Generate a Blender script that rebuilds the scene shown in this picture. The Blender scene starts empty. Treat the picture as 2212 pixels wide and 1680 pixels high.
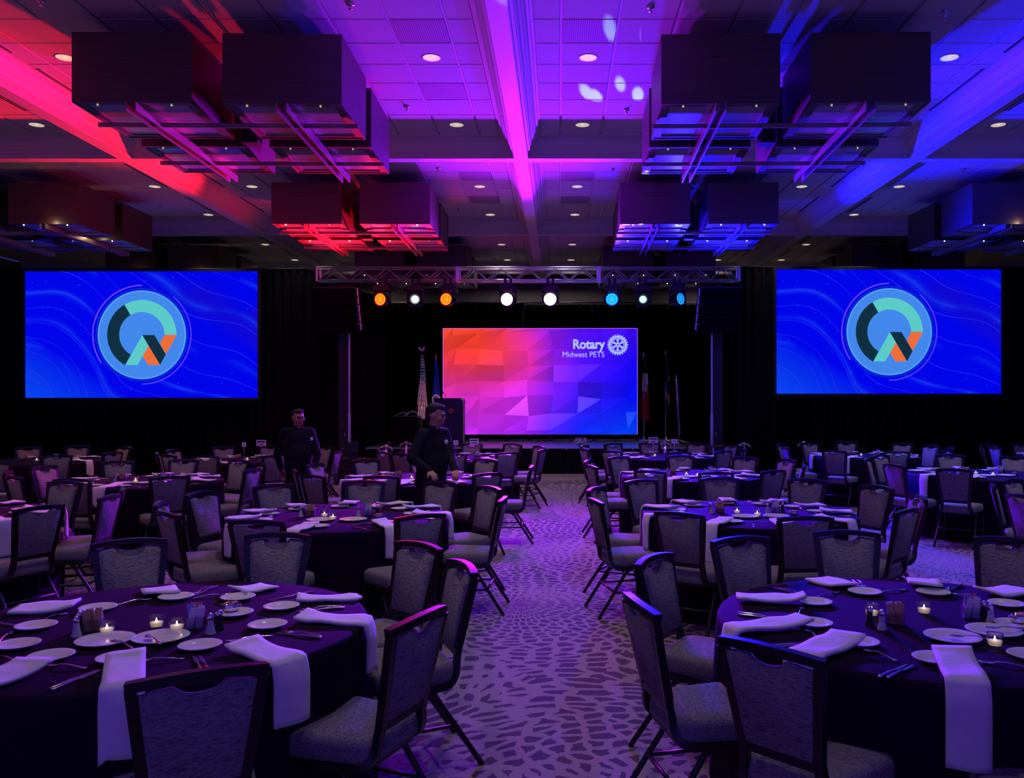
import bpy, bmesh, math, random
from mathutils import Vector, Matrix, Euler
random.seed(7)
SC = bpy.context.scene
C = SC.collection
PI = math.pi

# ------------------------------------------------------------------ camera, world, exposure
FPX, PPX, PPY, CAMH = 1850.0, 1208.0, 860.0, 1.75
cd = bpy.data.cameras.new('camera')
cd.sensor_width = 36.0
cd.lens = FPX / 2212.0 * 36.0
cd.shift_x = -(PPX - 1106.0) / 2212.0
cd.shift_y = (PPY - 840.0) / 2212.0
cd.clip_end = 200
cam = bpy.data.objects.new('camera', cd)
cam.location = (0, 0, CAMH)
cam.rotation_euler = (PI / 2, 0, 0)
C.objects.link(cam)
SC.camera = cam
w = bpy.data.worlds.new('world'); SC.world = w; w.use_nodes = True
w.node_tree.nodes['Background'].inputs[0].default_value = (0.16, 0.10, 1.0, 1)
w.node_tree.nodes['Background'].inputs[1].default_value = 0.60
SC.view_settings.view_transform = 'Standard'
SC.view_settings.look = 'None'
SC.view_settings.gamma = 1.0
SC.view_settings.use_curve_mapping = False
SC.view_settings.exposure = 0.0
try:
    SC.cycles.use_denoising = True
    SC.cycles.adaptive_threshold = 0.02
    SC.cycles.max_bounces = 5
    SC.cycles.diffuse_bounces = 2
    SC.cycles.glossy_bounces = 3
    SC.cycles.transmission_bounces = 4
    SC.cycles.transparent_max_bounces = 8
    SC.cycles.caustics_reflective = False
    SC.cycles.caustics_refractive = False
    SC.cycles.sample_clamp_indirect = 4.0
except Exception:
    pass

TRUSS_Y, LAMP_Z = 18.6, 3.85
# X of the lamp on the truss, colour, watts, aim point, cone angle (degrees)
WASH = [(-3.81, (1.0, 0.006, 0.030), 8500, (-8.9, 5.0, 5.4), 66),
        (-2.40, (1.0, 0.006, 0.040), 3000, (-7.2, 5.0, 5.2), 58),
        (-1.10, (0.36, 0.004, 1.0), 4600, (-1.8, 3.0, 2.3), 92),
        (-0.19, (0.32, 0.004, 1.0), 4600, (0.0, 3.0, 2.3), 92),
        (1.14, (0.020, 0.004, 1.0), 6800, (3.2, 3.0, 2.5), 92),
        (2.54, (0.004, 0.004, 1.0), 17000, (9.0, 5.0, 3.2), 88)]
SPILL = 0.024          # share of each lamp's power that spills wide of its beam

def srgb(r, g, b):
    def f(c):
        c /= 255.0
        return c / 12.92 if c <= 0.04045 else ((c + 0.055) / 1.055) ** 2.4
    return (f(r), f(g), f(b), 1.0)

def at(px, py, y=None, z=None):
    """the point of the room seen at a pixel, at a depth y or at a height z"""
    if y is None:
        y = FPX * (CAMH - z) / (py - PPY)
    return Vector(((px - PPX) * y / FPX, y, CAMH - (py - PPY) * y / FPX))

# ------------------------------------------------------------------ materials
MATS = {}
def mat(name, col, rough=0.6, metal=0.0, spec=0.5, emit=None, estr=0.0):
    if name in MATS: return MATS[name]
    m = bpy.data.materials.new(name); m.use_nodes = True
    b = m.node_tree.nodes['Principled BSDF']
    c = tuple(col) + ((1.0,) if len(col) == 3 else ())
    b.inputs['Base Color'].default_value = c
    b.inputs['Roughness'].default_value = rough
    b.inputs['Metallic'].default_value = metal
    b.inputs['Specular IOR Level'].default_value = spec
    if emit:
        b.inputs['Emission Color'].default_value = tuple(emit)[:3] + (1.0,)
        b.inputs['Emission Strength'].default_value = estr
    MATS[name] = m
    return m
def emis(name, col, s=1.0):
    if name in MATS: return MATS[name]
    m = bpy.data.materials.new(name); m.use_nodes = True
    nt = m.node_tree; nt.nodes.clear()
    o = nt.nodes.new('ShaderNodeOutputMaterial'); e = nt.nodes.new('ShaderNodeEmission')
    e.inputs[0].default_value = tuple(col)[:3] + (1.0,); e.inputs[1].default_value = s
    nt.links.new(e.outputs[0], o.inputs[0])
    MATS[name] = m
    return m
class NT:
    def __init__(s, m):
        s.t = m.node_tree; s.b = s.t.nodes.get('Principled BSDF')
    def n(s, kind, **kw):
        x = s.t.nodes.new('ShaderNode' + kind)
        for k, v in kw.items(): setattr(x, k, v)
        return x
    def l(s, a, b): s.t.links.new(a, b)
    def val(s, sock, v):
        if hasattr(v, 'bl_idname') or hasattr(v, 'is_output'): s.l(v, sock)
        else: sock.default_value = v
    def math(s, op, a, b=0.0, c=None, clamp=False):
        x = s.n('Math', operation=op); x.use_clamp = clamp
        s.val(x.inputs[0], a); s.val(x.inputs[1], b)
        if c is not None: s.val(x.inputs[2], c)
        return x.outputs[0]
    def vmath(s, op, a, b=None):
        x = s.n('VectorMath', operation=op)
        s.val(x.inputs[0], a)
        if b is not None: s.val(x.inputs[1], b)
        return x.outputs[0]
    def ramp(s, fac, stops):
        x = s.n('ValToRGB')
        e = x.color_ramp.elements
        while len(e) < len(stops): e.new(0.5)
        for i, (p, c) in enumerate(stops):
            e[i].position = p; e[i].color = tuple(c)[:3] + (1.0,)
        s.l(fac, x.inputs[0])
        return x.outputs[0]
    def noise(s, vec, scale, detail=2.0, rough=0.5, dist=0.0):
        x = s.n('TexNoise'); x.inputs['Scale'].default_value = scale
        x.inputs['Detail'].default_value = detail; x.inputs['Roughness'].default_value = rough
        x.inputs['Distortion'].default_value = dist
        s.l(vec, x.inputs['Vector'])
        return x.outputs['Fac']
    def obj(s):
        return s.n('TexCoord').outputs['Object']
    def mapping(s, vec, scale=(1, 1, 1), rot=(0, 0, 0), loc=(0, 0, 0)):
        x = s.n('Mapping'); x.inputs['Scale'].default_value = scale
        x.inputs['Rotation'].default_value = rot; x.inputs['Location'].default_value = loc
        s.l(vec, x.inputs['Vector'])
        return x.outputs[0]
    def mix(s, fac, a, b):
        x = s.n('Mix', data_type='RGBA')
        s.val(x.inputs[0], fac); s.val(x.inputs[6], a); s.val(x.inputs[7], b)
        return x.outputs[2]
    def bump(s, h, strength=0.4, dist=0.01):
        x = s.n('Bump'); x.inputs['Strength'].default_value = strength; x.inputs['Distance'].default_value = dist
        s.l(h, x.inputs['Height']); s.l(x.outputs[0], s.b.inputs['Normal'])

def m_carpet():
    m = mat('carpet', (0.3, 0.28, 0.3), 0.95, spec=0.05); t = NT(m)
    pos = t.obj()
    wn = t.n('TexNoise'); wn.inputs['Scale'].default_value = 0.9; wn.inputs['Detail'].default_value = 1.0
    t.l(pos, wn.inputs['Vector'])
    warp = t.vmath('MULTIPLY', t.vmath('SUBTRACT', wn.outputs['Color'], (0.5, 0.5, 0.5)), (0.45, 0.45, 0.0))
    p = t.vmath('ADD', pos, warp)
    v = t.n('TexVoronoi', voronoi_dimensions='2D'); v.inputs['Scale'].default_value = 0.34
    t.l(p, v.inputs['Vector'])
    d = t.vmath('SUBTRACT', p, v.outputs['Position'])
    sx = t.n('SeparateXYZ'); t.l(d, sx.inputs[0])
    r = t.math('SQRT', t.math('ADD', t.math('MULTIPLY', sx.outputs[0], sx.outputs[0]), t.math('MULTIPLY', sx.outputs[1], sx.outputs[1])))
    th = t.math('ARCTAN2', sx.outputs[1], sx.outputs[0])
    cx = t.n('CombineXYZ')
    t.l(t.math('MULTIPLY', th, 8.5), cx.inputs[0]); t.l(t.math('MULTIPLY', r, 9.5), cx.inputs[1])
    c1 = t.n('TexVoronoi', voronoi_dimensions='2D', feature='DISTANCE_TO_EDGE'); c1.inputs['Scale'].default_value = 1.0
    c1.inputs['Randomness'].default_value = 0.75
    t.l(cx.outputs[0], c1.inputs['Vector'])
    rag = t.noise(pos, 21.0, 2.0)
    edge = t.math('ADD', c1.outputs['Distance'], t.math('MULTIPLY', t.math('SUBTRACT', rag, 0.5), 0.34))
    fade = t.noise(pos, 0.55, 2.0, 0.5)
    thr = t.math('MULTIPLY_ADD', fade, -1.1, 0.70)
    thr = t.math('MAXIMUM', thr, 0.14)
    cell = t.math('MULTIPLY', t.math('SUBTRACT', edge, thr), 22.0, clamp=True)
    inv = t.math('MULTIPLY', t.math('SUBTRACT', 0.085, edge), 26.0, clamp=True)
    sel = t.noise(t.mapping(pos, loc=(9.3, 3.1, 0)), 0.28, 1.0)
    selm = t.math('MULTIPLY', t.math('SUBTRACT', sel, 0.52), 14.0, clamp=True)
    pat = t.math('ADD', t.math('MULTIPLY', cell, t.math('SUBTRACT', 1.0, selm)), t.math('MULTIPLY', inv, selm))
    blot = t.math('MULTIPLY', t.math('SUBTRACT', t.noise(t.mapping(pos, loc=(3, 7, 0)), 0.8, 4.0, 0.6), 0.62), 9.0, clamp=True)
    pat = t.math('MAXIMUM', pat, t.math('MULTIPLY', blot, 0.8))
    speck = t.noise(pos, 160.0, 2.0)
    tint = t.noise(t.mapping(pos, loc=(1, 2, 0)), 0.7, 2.0)
    light = t.mix(tint, srgb(134, 121, 123), srgb(158, 145, 134))
    dark = t.mix(tint, srgb(78, 66, 78), srgb(94, 80, 86))
    col = t.mix(pat, light, dark)
    mul = t.math('MULTIPLY_ADD', speck, 0.7, 0.65)
    x = t.n('Mix', data_type='RGBA', blend_type='MULTIPLY'); x.inputs[0].default_value = 1.0
    t.l(col, x.inputs[6])
    g = t.n('CombineXYZ')
    for i in range(3): t.l(mul, g.inputs[i])
    t.l(g.outputs[0], x.inputs[7])
    t.l(x.outputs[2], t.b.inputs['Base Color'])
    t.bump(speck, 0.5, 0.006)
    return m
def m_fabric():
    m = mat('chair_fabric', srgb(150, 144, 140), 0.9, spec=0.15); t = NT(m)
    o = t.obj()
    n1 = t.noise(t.mapping(o, scale=(38, 150, 150)), 1.0, 2.0, 0.5, 1.2)
    n2 = t.noise(o, 220.0, 1.0)
    col = t.ramp(n1, [(0.33, srgb(100, 95, 99)), (0.46, srgb(140, 135, 136)), (0.7, srgb(154, 149, 148))])
    t.l(col, t.b.inputs['Base Color'])
    t.bump(t.math('ADD', n1, t.math('MULTIPLY', n2, 0.25)), 0.9, 0.012)
    return m
def m_wood():
    m = mat('walnut_veneer', (0.03, 0.014, 0.008), 0.46, spec=1.0); t = NT(m)
    o = t.obj()
    n = t.noise(t.mapping(o, scale=(1.6, 1.6, 46)), 1.0, 4.0, 0.6, 0.6)
    col = t.ramp(n, [(0.3, (0.016, 0.008, 0.005)), (0.55, (0.052, 0.019, 0.010)), (0.75, (0.100, 0.038, 0.018))])
    t.l(col, t.b.inputs['Base Color'])
    return m
def m_drape():
    m = mat('black_drape', (0.0030, 0.0026, 0.0045), 0.9, spec=0.08)
    return m
def m_cloth():
    m = mat('black_tablecloth', (0.011, 0.004, 0.016), 0.85, spec=0.10); t = NT(m)
    t.bump(t.noise(t.obj(), 420.0, 1.0), 0.15, 0.002)
    return m
def m_napkin():
    m = mat('white_linen', srgb(226, 222, 220), 0.85, spec=0.2); t = NT(m)
    t.bump(t.noise(t.obj(), 9.0, 3.0), 0.35, 0.02)
    return m
def m_glass(name='clear_glass', tint=(0.9, 0.9, 0.95)):
    m = bpy.data.materials.new(name); m.use_nodes = True
    nt = m.node_tree; nt.nodes.clear()
    o = nt.nodes.new('ShaderNodeOutputMaterial'); mx = nt.nodes.new('ShaderNodeMixShader')
    tr = nt.nodes.new('ShaderNodeBsdfTransparent'); gl = nt.nodes.new('ShaderNodeBsdfGlossy')
    fr = nt.nodes.new('ShaderNodeLayerWeight'); fr.inputs[0].default_value = 0.35
    tr.inputs[0].default_value = tuple(tint) + (1,); gl.inputs['Roughness'].default_value = 0.05
    nt.links.new(fr.outputs['Facing'], mx.inputs[0]); nt.links.new(tr.outputs[0], mx.inputs[1]); nt.links.new(gl.outputs[0], mx.inputs[2])
    nt.links.new(mx.outputs[0], o.inputs[0])
    MATS[name] = m
    return m
def m_vent():
    m = mat('perforated_tile', (0.5, 0.5, 0.5), 0.8); t = NT(m)
    v = t.n('TexVoronoi', voronoi_dimensions='2D'); v.inputs['Scale'].default_value = 42.0; v.inputs['Randomness'].default_value = 0.0
    t.l(t.obj(), v.inputs['Vector'])
    h = t.math('GREATER_THAN', v.outputs['Distance'], 0.40)
    t.l(t.mix(h, (0.05, 0.05, 0.05, 1), (0.5, 0.5, 0.5, 1)), t.b.inputs['Base Color'])
    return m
def m_screen():
    m = bpy.data.materials.new('screen_waves'); m.use_nodes = True
    t = NT(m); t.t.nodes.clear()
    o = t.n('OutputMaterial'); e = t.n('Emission'); t.l(e.outputs[0], o.inputs[0])
    c = t.obj()                                   # x across -1..1, z up -0.54..0.54
    s = t.n('SeparateXYZ'); t.l(c, s.inputs[0])
    x, z = s.outputs[0], s.outputs[2]
    bend = t.noise(t.mapping(c, scale=(0.8, 1, 0.9), loc=(2, 0, 1)), 0.95, 0.5)
    u = t.math('ADD', t.math('MULTIPLY_ADD', x, 0.42, z), t.math('MULTIPLY', t.math('SUBTRACT', bend, 0.5), 1.1))
    f1 = t.math('FRACT', t.math('MULTIPLY', u, 4.2))
    ln = t.math('POWER', t.math('SUBTRACT', 1.0, t.math('ABSOLUTE', t.math('MULTIPLY_ADD', f1, 2.0, -1.0))), 10.0)
    thin = t.math('POWER', t.math('SUBTRACT', 1.0, t.math('ABSOLUTE', t.math('MULTIPLY_ADD', t.math('FRACT', t.math('MULTIPLY_ADD', u, 7.3, 0.3)), 2.0, -1.0))), 60.0)
    patchy = t.noise(t.mapping(c, loc=(5, 5, 5)), 2.2, 1.0)
    ln = t.math('MULTIPLY', ln, t.math('MULTIPLY', t.math('SUBTRACT', patchy, 0.36), 4.0, clamp=True))
    diag = t.math('MULTIPLY_ADD', x, 0.5, t.math('MULTIPLY', z, 0.8))
    dm = t.math('MULTIPLY', t.math('SUBTRACT', diag, 0.34), 3.4, clamp=True)
    dm = t.math('MULTIPLY', dm, t.math('MULTIPLY', t.math('SUBTRACT', bend, 0.30), 6.0, clamp=True))
    low = t.math('MULTIPLY', t.math('SUBTRACT', -0.48, diag), 2.4, clamp=True)
    col = t.mix(dm, srgb(2, 4, 235), srgb(34, 16, 120))
    col = t.mix(t.math('MULTIPLY', low, 0.9), col, srgb(10, 70, 240))
    col = t.mix(t.math('MULTIPLY', ln, 0.75), col, srgb(22, 62, 240))
    col = t.mix(t.math('MULTIPLY', t.math('MULTIPLY', thin, patchy), 0.9), col, srgb(70, 80, 255))
    vd = t.n('TexVoronoi'); vd.inputs['Scale'].default_value = 22.0; t.l(c, vd.inputs['Vector'])
    dots = t.math('LESS_THAN', vd.outputs['Distance'], 0.10)
    dots = t.math('MULTIPLY', dots, t.math('GREATER_THAN', patchy, 0.5))
    col = t.mix(t.math('MULTIPLY', dots, t.math('MULTIPLY_ADD', dm, 0.6, 0.25)), col, srgb(90, 110, 255))
    t.l(col, e.inputs[0]); e.inputs[1].default_value = 1.0
    return m
def m_attr_emit(name):
    m = bpy.data.materials.new(name); m.use_nodes = True
    t = NT(m); t.t.nodes.clear()
    o = t.n('OutputMaterial'); e = t.n('Emission'); a = t.n('VertexColor', layer_name='Col')
    t.l(a.outputs[0], e.inputs[0]); t.l(e.outputs[0], o.inputs[0])
    return m
M = {}
M['carpet'] = m_carpet(); M['fabric'] = m_fabric(); M['wood'] = m_wood(); M['drape'] = m_drape(); M['cloth'] = m_cloth()
M['napkin'] = m_napkin(); M['glass'] = m_glass(); M['vent'] = m_vent(); M['screen'] = m_screen()
M['tile'] = mat('ceiling_tile', srgb(205, 202, 200), 0.9, spec=0.1)
M['grid'] = mat('ceiling_grid', srgb(225, 222, 220), 0.7, spec=0.2)
M['moulding'] = mat('painted_moulding', srgb(205, 200, 196), 0.6, spec=0.3)
M['wall'] = mat('wall_paint', srgb(120, 112, 110), 0.85)
M['frame'] = mat('chair_frame', (0.012, 0.008, 0.008), 0.32, spec=0.5)
M['ceramic'] = mat('white_ceramic', srgb(232, 228, 224), 0.18, spec=0.5)
M['chrome'] = mat('polished_steel', (0.75, 0.75, 0.78), 0.14, metal=1.0)
M['alu'] = mat('truss_aluminium', (0.8, 0.8, 0.82), 0.34, metal=0.9)
M['blackmetal'] = mat('black_metal', (0.012, 0.012, 0.014), 0.45)
M['black'] = mat('black_plastic', (0.008, 0.008, 0.010), 0.55)
M['skirt'] = mat('stage_skirt', (0.006, 0.006, 0.008), 0.9, spec=0.1)
M['stagetop'] = mat('stage_top', (0.14, 0.14, 0.16), 0.22)
M['pane'] = mat('frosted_pane', (0.36, 0.33, 0.36), 0.22, spec=0.6)
M['fin'] = mat('bronze_fin', (0.30, 0.24, 0.23), 0.38, metal=0.4)
M['wax'] = mat('candle_wax', (0.9, 0.82, 0.62), 0.6, emit=(1.0, 0.72, 0.38), estr=0.55)  # warm emission stands in for flame light glowing through the wax
M['flame'] = emis('candle_flame', (1.0, 0.70, 0.30), 9.0)
M['salt'] = mat('salt', srgb(190, 186, 192), 0.8); M['pepper'] = mat('pepper', srgb(34, 24, 24), 0.8)
M['pk_tan'] = mat('packet_tan', srgb(190, 150, 96), 0.7); M['pk_white'] = mat('packet_white', srgb(225, 220, 220), 0.7)
M['pk_pink'] = mat('packet_pink', srgb(225, 120, 120), 0.7); M['pk_blue'] = mat('packet_blue', srgb(140, 150, 205), 0.7)
M['paper'] = mat('card_paper', srgb(236, 232, 232), 0.8)
M['ink'] = mat('printed_ink', srgb(40, 34, 44), 0.8)
M['can'] = mat('reflector_can', (0.62, 0.58, 0.46), 0.4, emit=(1.0, 0.88, 0.58), estr=0.55)
M['puck'] = emis('puck_lamp', (1.0, 0.85, 0.62), 5.0); M['puck_off'] = emis('puck_lamp_dim', (1.0, 0.7, 0.4), 0.5)
M['skin'] = mat('skin', srgb(186, 132, 108), 0.55, spec=0.3)
M['hair'] = mat('dark_hair', (0.012, 0.010, 0.010), 0.7)
M['shirt'] = mat('black_shirt', (0.012, 0.012, 0.016), 0.85, spec=0.15)
M['white'] = mat('white_plastic', srgb(225, 225, 230), 0.5)
M['lens'] = mat('dark_glass', (0.01, 0.01, 0.012), 0.08)

# ------------------------------------------------------------------ mesh builder
class MB:
    def __init__(s): s.v = []; s.f = []; s.smooth = []
    def add(s, vs, fs, smooth=False):
        o = len(s.v); s.v += [tuple(p) for p in vs]
        s.f += [tuple(i + o for i in f) for f in fs]; s.smooth += [smooth] * len(fs)
        return s
    def box(s, c, size, rot=None):
        x, y, z = [d / 2 for d in size]
        vs = [Vector((a * x, b * y, d * z)) for a in (-1, 1) for b in (-1, 1) for d in (-1, 1)]
        if rot: vs = [Euler(rot).to_matrix() @ p for p in vs]
        vs = [p + Vector(c) for p in vs]
        return s.add(vs, [(0, 1, 3, 2), (4, 6, 7, 5), (0, 4, 5, 1), (2, 3, 7, 6), (0, 2, 6, 4), (1, 5, 7, 3)])
    def b2(s, a, b):
        return s.box([(a[i] + b[i]) / 2 for i in range(3)], [abs(b[i] - a[i]) for i in range(3)])
    def tube(s, pts, rad, n=6, closed=False, smooth=True, flat=None, up=None):
        """sweep an n-gon along a polyline; flat=(a, b) gives a rectangular section a wide, b deep"""
        P = [Vector(p) for p in pts]; k = len(P); rings = []
        ref = Vector(up) if up else Vector((0, 0, 1))
        for i in range(k):
            t = (P[(i + 1) % k] - P[i - 1]) if closed else (P[min(i + 1, k - 1)] - P[max(i - 1, 0)])
            t.normalize()
            r = ref if abs(t.dot(ref)) < 0.95 else Vector((0, 1, 0))
            a = t.cross(r).normalized(); b = a.cross(t).normalized()
            rr = rad[i] if isinstance(rad, (list, tuple)) else rad
            ring = []
            if flat:
                for u, v in ((-1, -1), (1, -1), (1, 1), (-1, 1)): ring.append(P[i] + a * u * flat[0] / 2 + b * v * flat[1] / 2)
            else:
                for j in range(n):
                    q = 2 * PI * j / n; ring.append(P[i] + a * math.cos(q) * rr + b * math.sin(q) * rr)
            rings.append(ring)
        m = len(rings[0]); vs = [p for r in rings for p in r]; fs = []
        for i in range(k if closed else k - 1):
            for j in range(m):
                i2 = (i + 1) % k; j2 = (j + 1) % m
                fs.append((i * m + j, i * m + j2, i2 * m + j2, i2 * m + j))
        if not closed:
            fs.append(tuple(range(m))[::-1]); fs.append(tuple((k - 1) * m + j for j in range(m)))
        return s.add(vs, fs, smooth and not flat)
    def lathe(s, prof, n=24, c=(0, 0, 0), axis='z', smooth=True, caps=True):
        vs = []; fs = []; k = len(prof)
        for i in range(n):
            q = 2 * PI * i / n
            for r, h in prof:
                p = (r * math.cos(q), r * math.sin(q), h)
                if axis == 'y': p = (p[0], -p[2], p[1])
                if axis == 'x': p = (p[2], p[0], p[1])
                vs.append(Vector(p) + Vector(c))
        for i in range(n):
            i2 = (i + 1) % n
            for j in range(k - 1): fs.append((i * k + j, i2 * k + j, i2 * k + j + 1, i * k + j + 1))
        if caps:
            if prof[0][0] > 1e-5: fs.append(tuple(i * k for i in range(n))[::-1])
            if prof[-1][0] > 1e-5: fs.append(tuple(i * k + k - 1 for i in range(n)))
        return s.add(vs, fs, smooth)
    def rings(s, rings, caps=True, smooth=True):
        m = len(rings[0]); vs = [p for r in rings for p in r]; fs = []
        for i in range(len(rings) - 1):
            for j in range(m):
                j2 = (j + 1) % m; fs.append((i * m + j, i * m + j2, (i + 1) * m + j2, (i + 1) * m + j))
        if caps: fs.append(tuple(range(m))[::-1]); fs.append(tuple((len(rings) - 1) * m + j for j in range(m)))
        return s.add(vs, fs, smooth)
    def poly(s, pts, back=None):
        """flat polygon; with back (a vector) it is extruded"""
        P = [Vector(p) for p in pts]; m = len(P)
        if back is None: return s.add(P, [tuple(range(m))])
        Q = [p + Vector(back) for p in P]
        return s.add(P + Q, [tuple(range(m)), tuple(range(m, 2 * m))[::-1]] + [(j, j + m, (j + 1) % m + m, (j + 1) % m) for j in range(m)])
    def mesh(s, name):
        me = bpy.data.meshes.new(name); me.from_pydata(s.v, [], s.f); me.validate()
        if len(me.polygons) == len(s.smooth): me.polygons.foreach_set('use_smooth', s.smooth)
        me.update()
        return me
    def build(s, name, m, parent=None, loc=None, rz=0.0, fix=True):
        me = s.mesh(name); me.materials.append(m if not isinstance(m, str) else M[m])
        if fix:
            bm = bmesh.new(); bm.from_mesh(me); bmesh.ops.recalc_face_normals(bm, faces=bm.faces); bm.to_mesh(me); bm.free()
        return put(name, me, parent, loc, rz)
def put(name, me, parent=None, loc=None, rz=0.0):
    o = bpy.data.objects.new(name, me); C.objects.link(o)
    if parent is not None: o.parent = parent
    if loc is not None: o.location = loc
    o.rotation_euler[2] = rz
    return o
def empty(name, loc=(0, 0, 0), rz=0.0):
    o = bpy.data.objects.new(name, None); C.objects.link(o); o.location = loc; o.rotation_euler[2] = rz
    o.empty_display_size = 0.1
    return o
def tag(o, label, cat, group=None):
    o['label'] = label; o['category'] = cat
    if group: o['group'] = group
    return o
def struct(o): o['kind'] = 'structure'; return o
def kids(o): return [c for c in C.objects if c.parent is o] if False else list(o.children)
def dup(root, loc=None, rz=None, parent=None):
    r = root.copy(); C.objects.link(r)
    if parent is not None: r.parent = parent
    if loc is not None: r.location = loc
    if rz is not None: r.rotation_euler[2] = rz
    for ch in list(root.children): dup(ch, parent=r)
    return r
NUM = ['', 'one', 'two', 'three', 'four', 'five', 'six', 'seven', 'eight', 'nine', 'ten', 'eleven', 'twelve']
def clock(dx, dy):
    """where a thing stands on a round table as the camera sees it: six is the near side"""
    h = round(math.degrees(math.atan2(dx, dy)) / 30.0) % 12
    return NUM[h if h else 12]
PENDING = []          # things whose labels must be told apart at the end
def later(o, label, cat, group, x=None):
    tag(o, label, cat, group); PENDING.append((o, label, x if x is not None else o.location.x))
    return o

# ================================================================== THE SETTING
CEIL = 5.76
BX = [-12.80, -6.70, -0.59, 5.51, 11.61]           # beams running away from the camera
BY = [1.1, 7.2, 13.3, 19.4, 25.5]                  # beams across
XL, XR, YB = -15.9, 14.7, 26.5

MB().add([(XL, -3, 0), (XR, -3, 0), (XR, YB, 0), (XL, YB, 0)], [(0, 1, 2, 3)]).build('floor', 'carpet', fix=False)['kind'] = 'structure'
ceil = struct(MB().b2((XL, -3, CEIL + 0.012), (XR, YB, CEIL + 0.1)).build('ceiling', 'grid'))
struct(MB().b2((XL, YB, 0), (XR, YB + 0.1, CEIL)).build('wall_back', 'wall'))
struct(MB().b2((XL - 0.1, -3, 0), (XL, YB, CEIL)).build('wall_left', 'wall'))
struct(MB().b2((XR, -3, 0), (XR + 0.1, YB, CEIL)).build('wall_right', 'wall'))
# crown-moulded beams
HALF = [(0.315, 0.0), (0.315, 0.03), (0.285, 0.04), (0.280, 0.075), (0.255, 0.085), (0.240, 0.125), (0.215, 0.150), (0.210, 0.165), (0.185, 0.185),
        (0.165, 0.225), (0.150, 0.235), (0.145, 0.262), (0.115, 0.270), (0.112, 0.330), (0.100, 0.338)]
PROF = [(-o, d) for o, d in HALF] + [(o, d) for o, d in HALF[::-1]]
def beam(name, along, pos, a, b):
    m = MB()
    if along == 'y': R = [[Vector((pos + o, q, CEIL + 0.016 - d)) for o, d in PROF] for q in (a, b)]
    else: R = [[Vector((q, pos + o, CEIL + 0.02 - d)) for o, d in PROF] for q in (a, b)]
    m.rings(R, smooth=False)
    return struct(m.build(name, 'moulding'))
k = 0
for x in BX:
    k += 1; beam('trim_%d' % k, 'y', x, -3, YB)
for y in BY:
    k += 1; beam('trim_%d' % k, 'x', y, XL, XR)

# ceiling tiles: half-tile border, eight full tiles each way in every coffer
TS = 0.61
def tile_mesh(wx, wy, th=0.014):
    m = MB(); x, y = wx / 2 - 0.014, wy / 2 - 0.006; e = 0.007
    t = [(-x + e, -y + e, -th), (x - e, -y + e, -th), (x - e, y - e, -th), (-x + e, y - e, -th)]
    b = [(-x, -y, -th + 0.007), (x, -y, -th + 0.007), (x, y, -th + 0.007), (-x, y, -th + 0.007)]
    u = [(-x, -y, 0.012), (x, -y, 0.012), (x, y, 0.012), (-x, y, 0.012)]
    m.add(t + b + u, [(0, 1, 2, 3), (0, 4, 5, 1), (1, 5, 6, 2), (2, 6, 7, 3), (3, 7, 4, 0), (4, 8, 9, 5), (5, 9, 10, 6), (6, 10, 11, 7), (7, 11, 8, 4)])
    return m
TM = {}
for nm, wx, wy in (('full', TS, TS), ('sx', TS / 2, TS), ('sy', TS, TS / 2), ('sxy', TS / 2, TS / 2)):
    me = tile_mesh(wx, wy).mesh('ceiling_tile'); me.materials.append(M['tile']); TM[nm] = me
tv = tile_mesh(TS, TS).mesh('perforated_tile'); tv.materials.append(M['vent'])
VENTCOL, VENTROW = (1, 8), (2, 5)                   # columns beside the beams, rows with return-air tiles
nt_ = 0; rest = MB()
COFX = [(BX[i] + BX[i + 1]) / 2 for i in range(4)]; COFY = [(BY[i] + BY[i + 1]) / 2 for i in range(4)]
def coffer(cx, cy, singles):
    global nt_
    ed = [-4.5 * TS] + [(-4 + i) * TS for i in range(9)] + [4.5 * TS]
    for i in range(10):
        for j in range(10):
            x = cx + (ed[i] + ed[i + 1]) / 2; y = cy + (ed[j] + ed[j + 1]) / 2
            if y < 8.3: continue
            bx, by = i in (0, 9), j in (0, 9)
            vent = (i in (1, 8)) and (j in (3, 6)) and ((i == 8 and cx < 0) or (i == 1 and cx > 0))
            if singles and nt_ < 300 and not (by and j == 9 and cy > 15):
                o = put('ceiling_tile' if not vent else 'air_return_tile', tv if vent else TM['sxy' if bx and by else 'sx' if bx else 'sy' if by else 'full'], ceil, (x, y, CEIL))
                if vent: o['label'] = 'perforated air return tile'
                nt_ += 1
            else:
                t = tile_mesh(TS / 2 if bx else TS, TS / 2 if by else TS)
                rest.add([(a + x, b + y, c + CEIL) for a, b, c in t.v], t.f)
coffer(COFX[1], COFY[1], True); coffer(COFX[2], COFY[1], True)
coffer(COFX[1], COFY[2], True); coffer(COFX[2], COFY[2], True)
for cx, cy in ((COFX[0], COFY[1]), (COFX[3], COFY[1]), (COFX[0], COFY[2]), (COFX[3], COFY[2])) + tuple((cx, COFY[3]) for cx in COFX):
    coffer(cx, cy, False)
o = rest.build('ceiling_tile_field', 'tile', ceil); o['kind'] = 'stuff'

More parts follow.
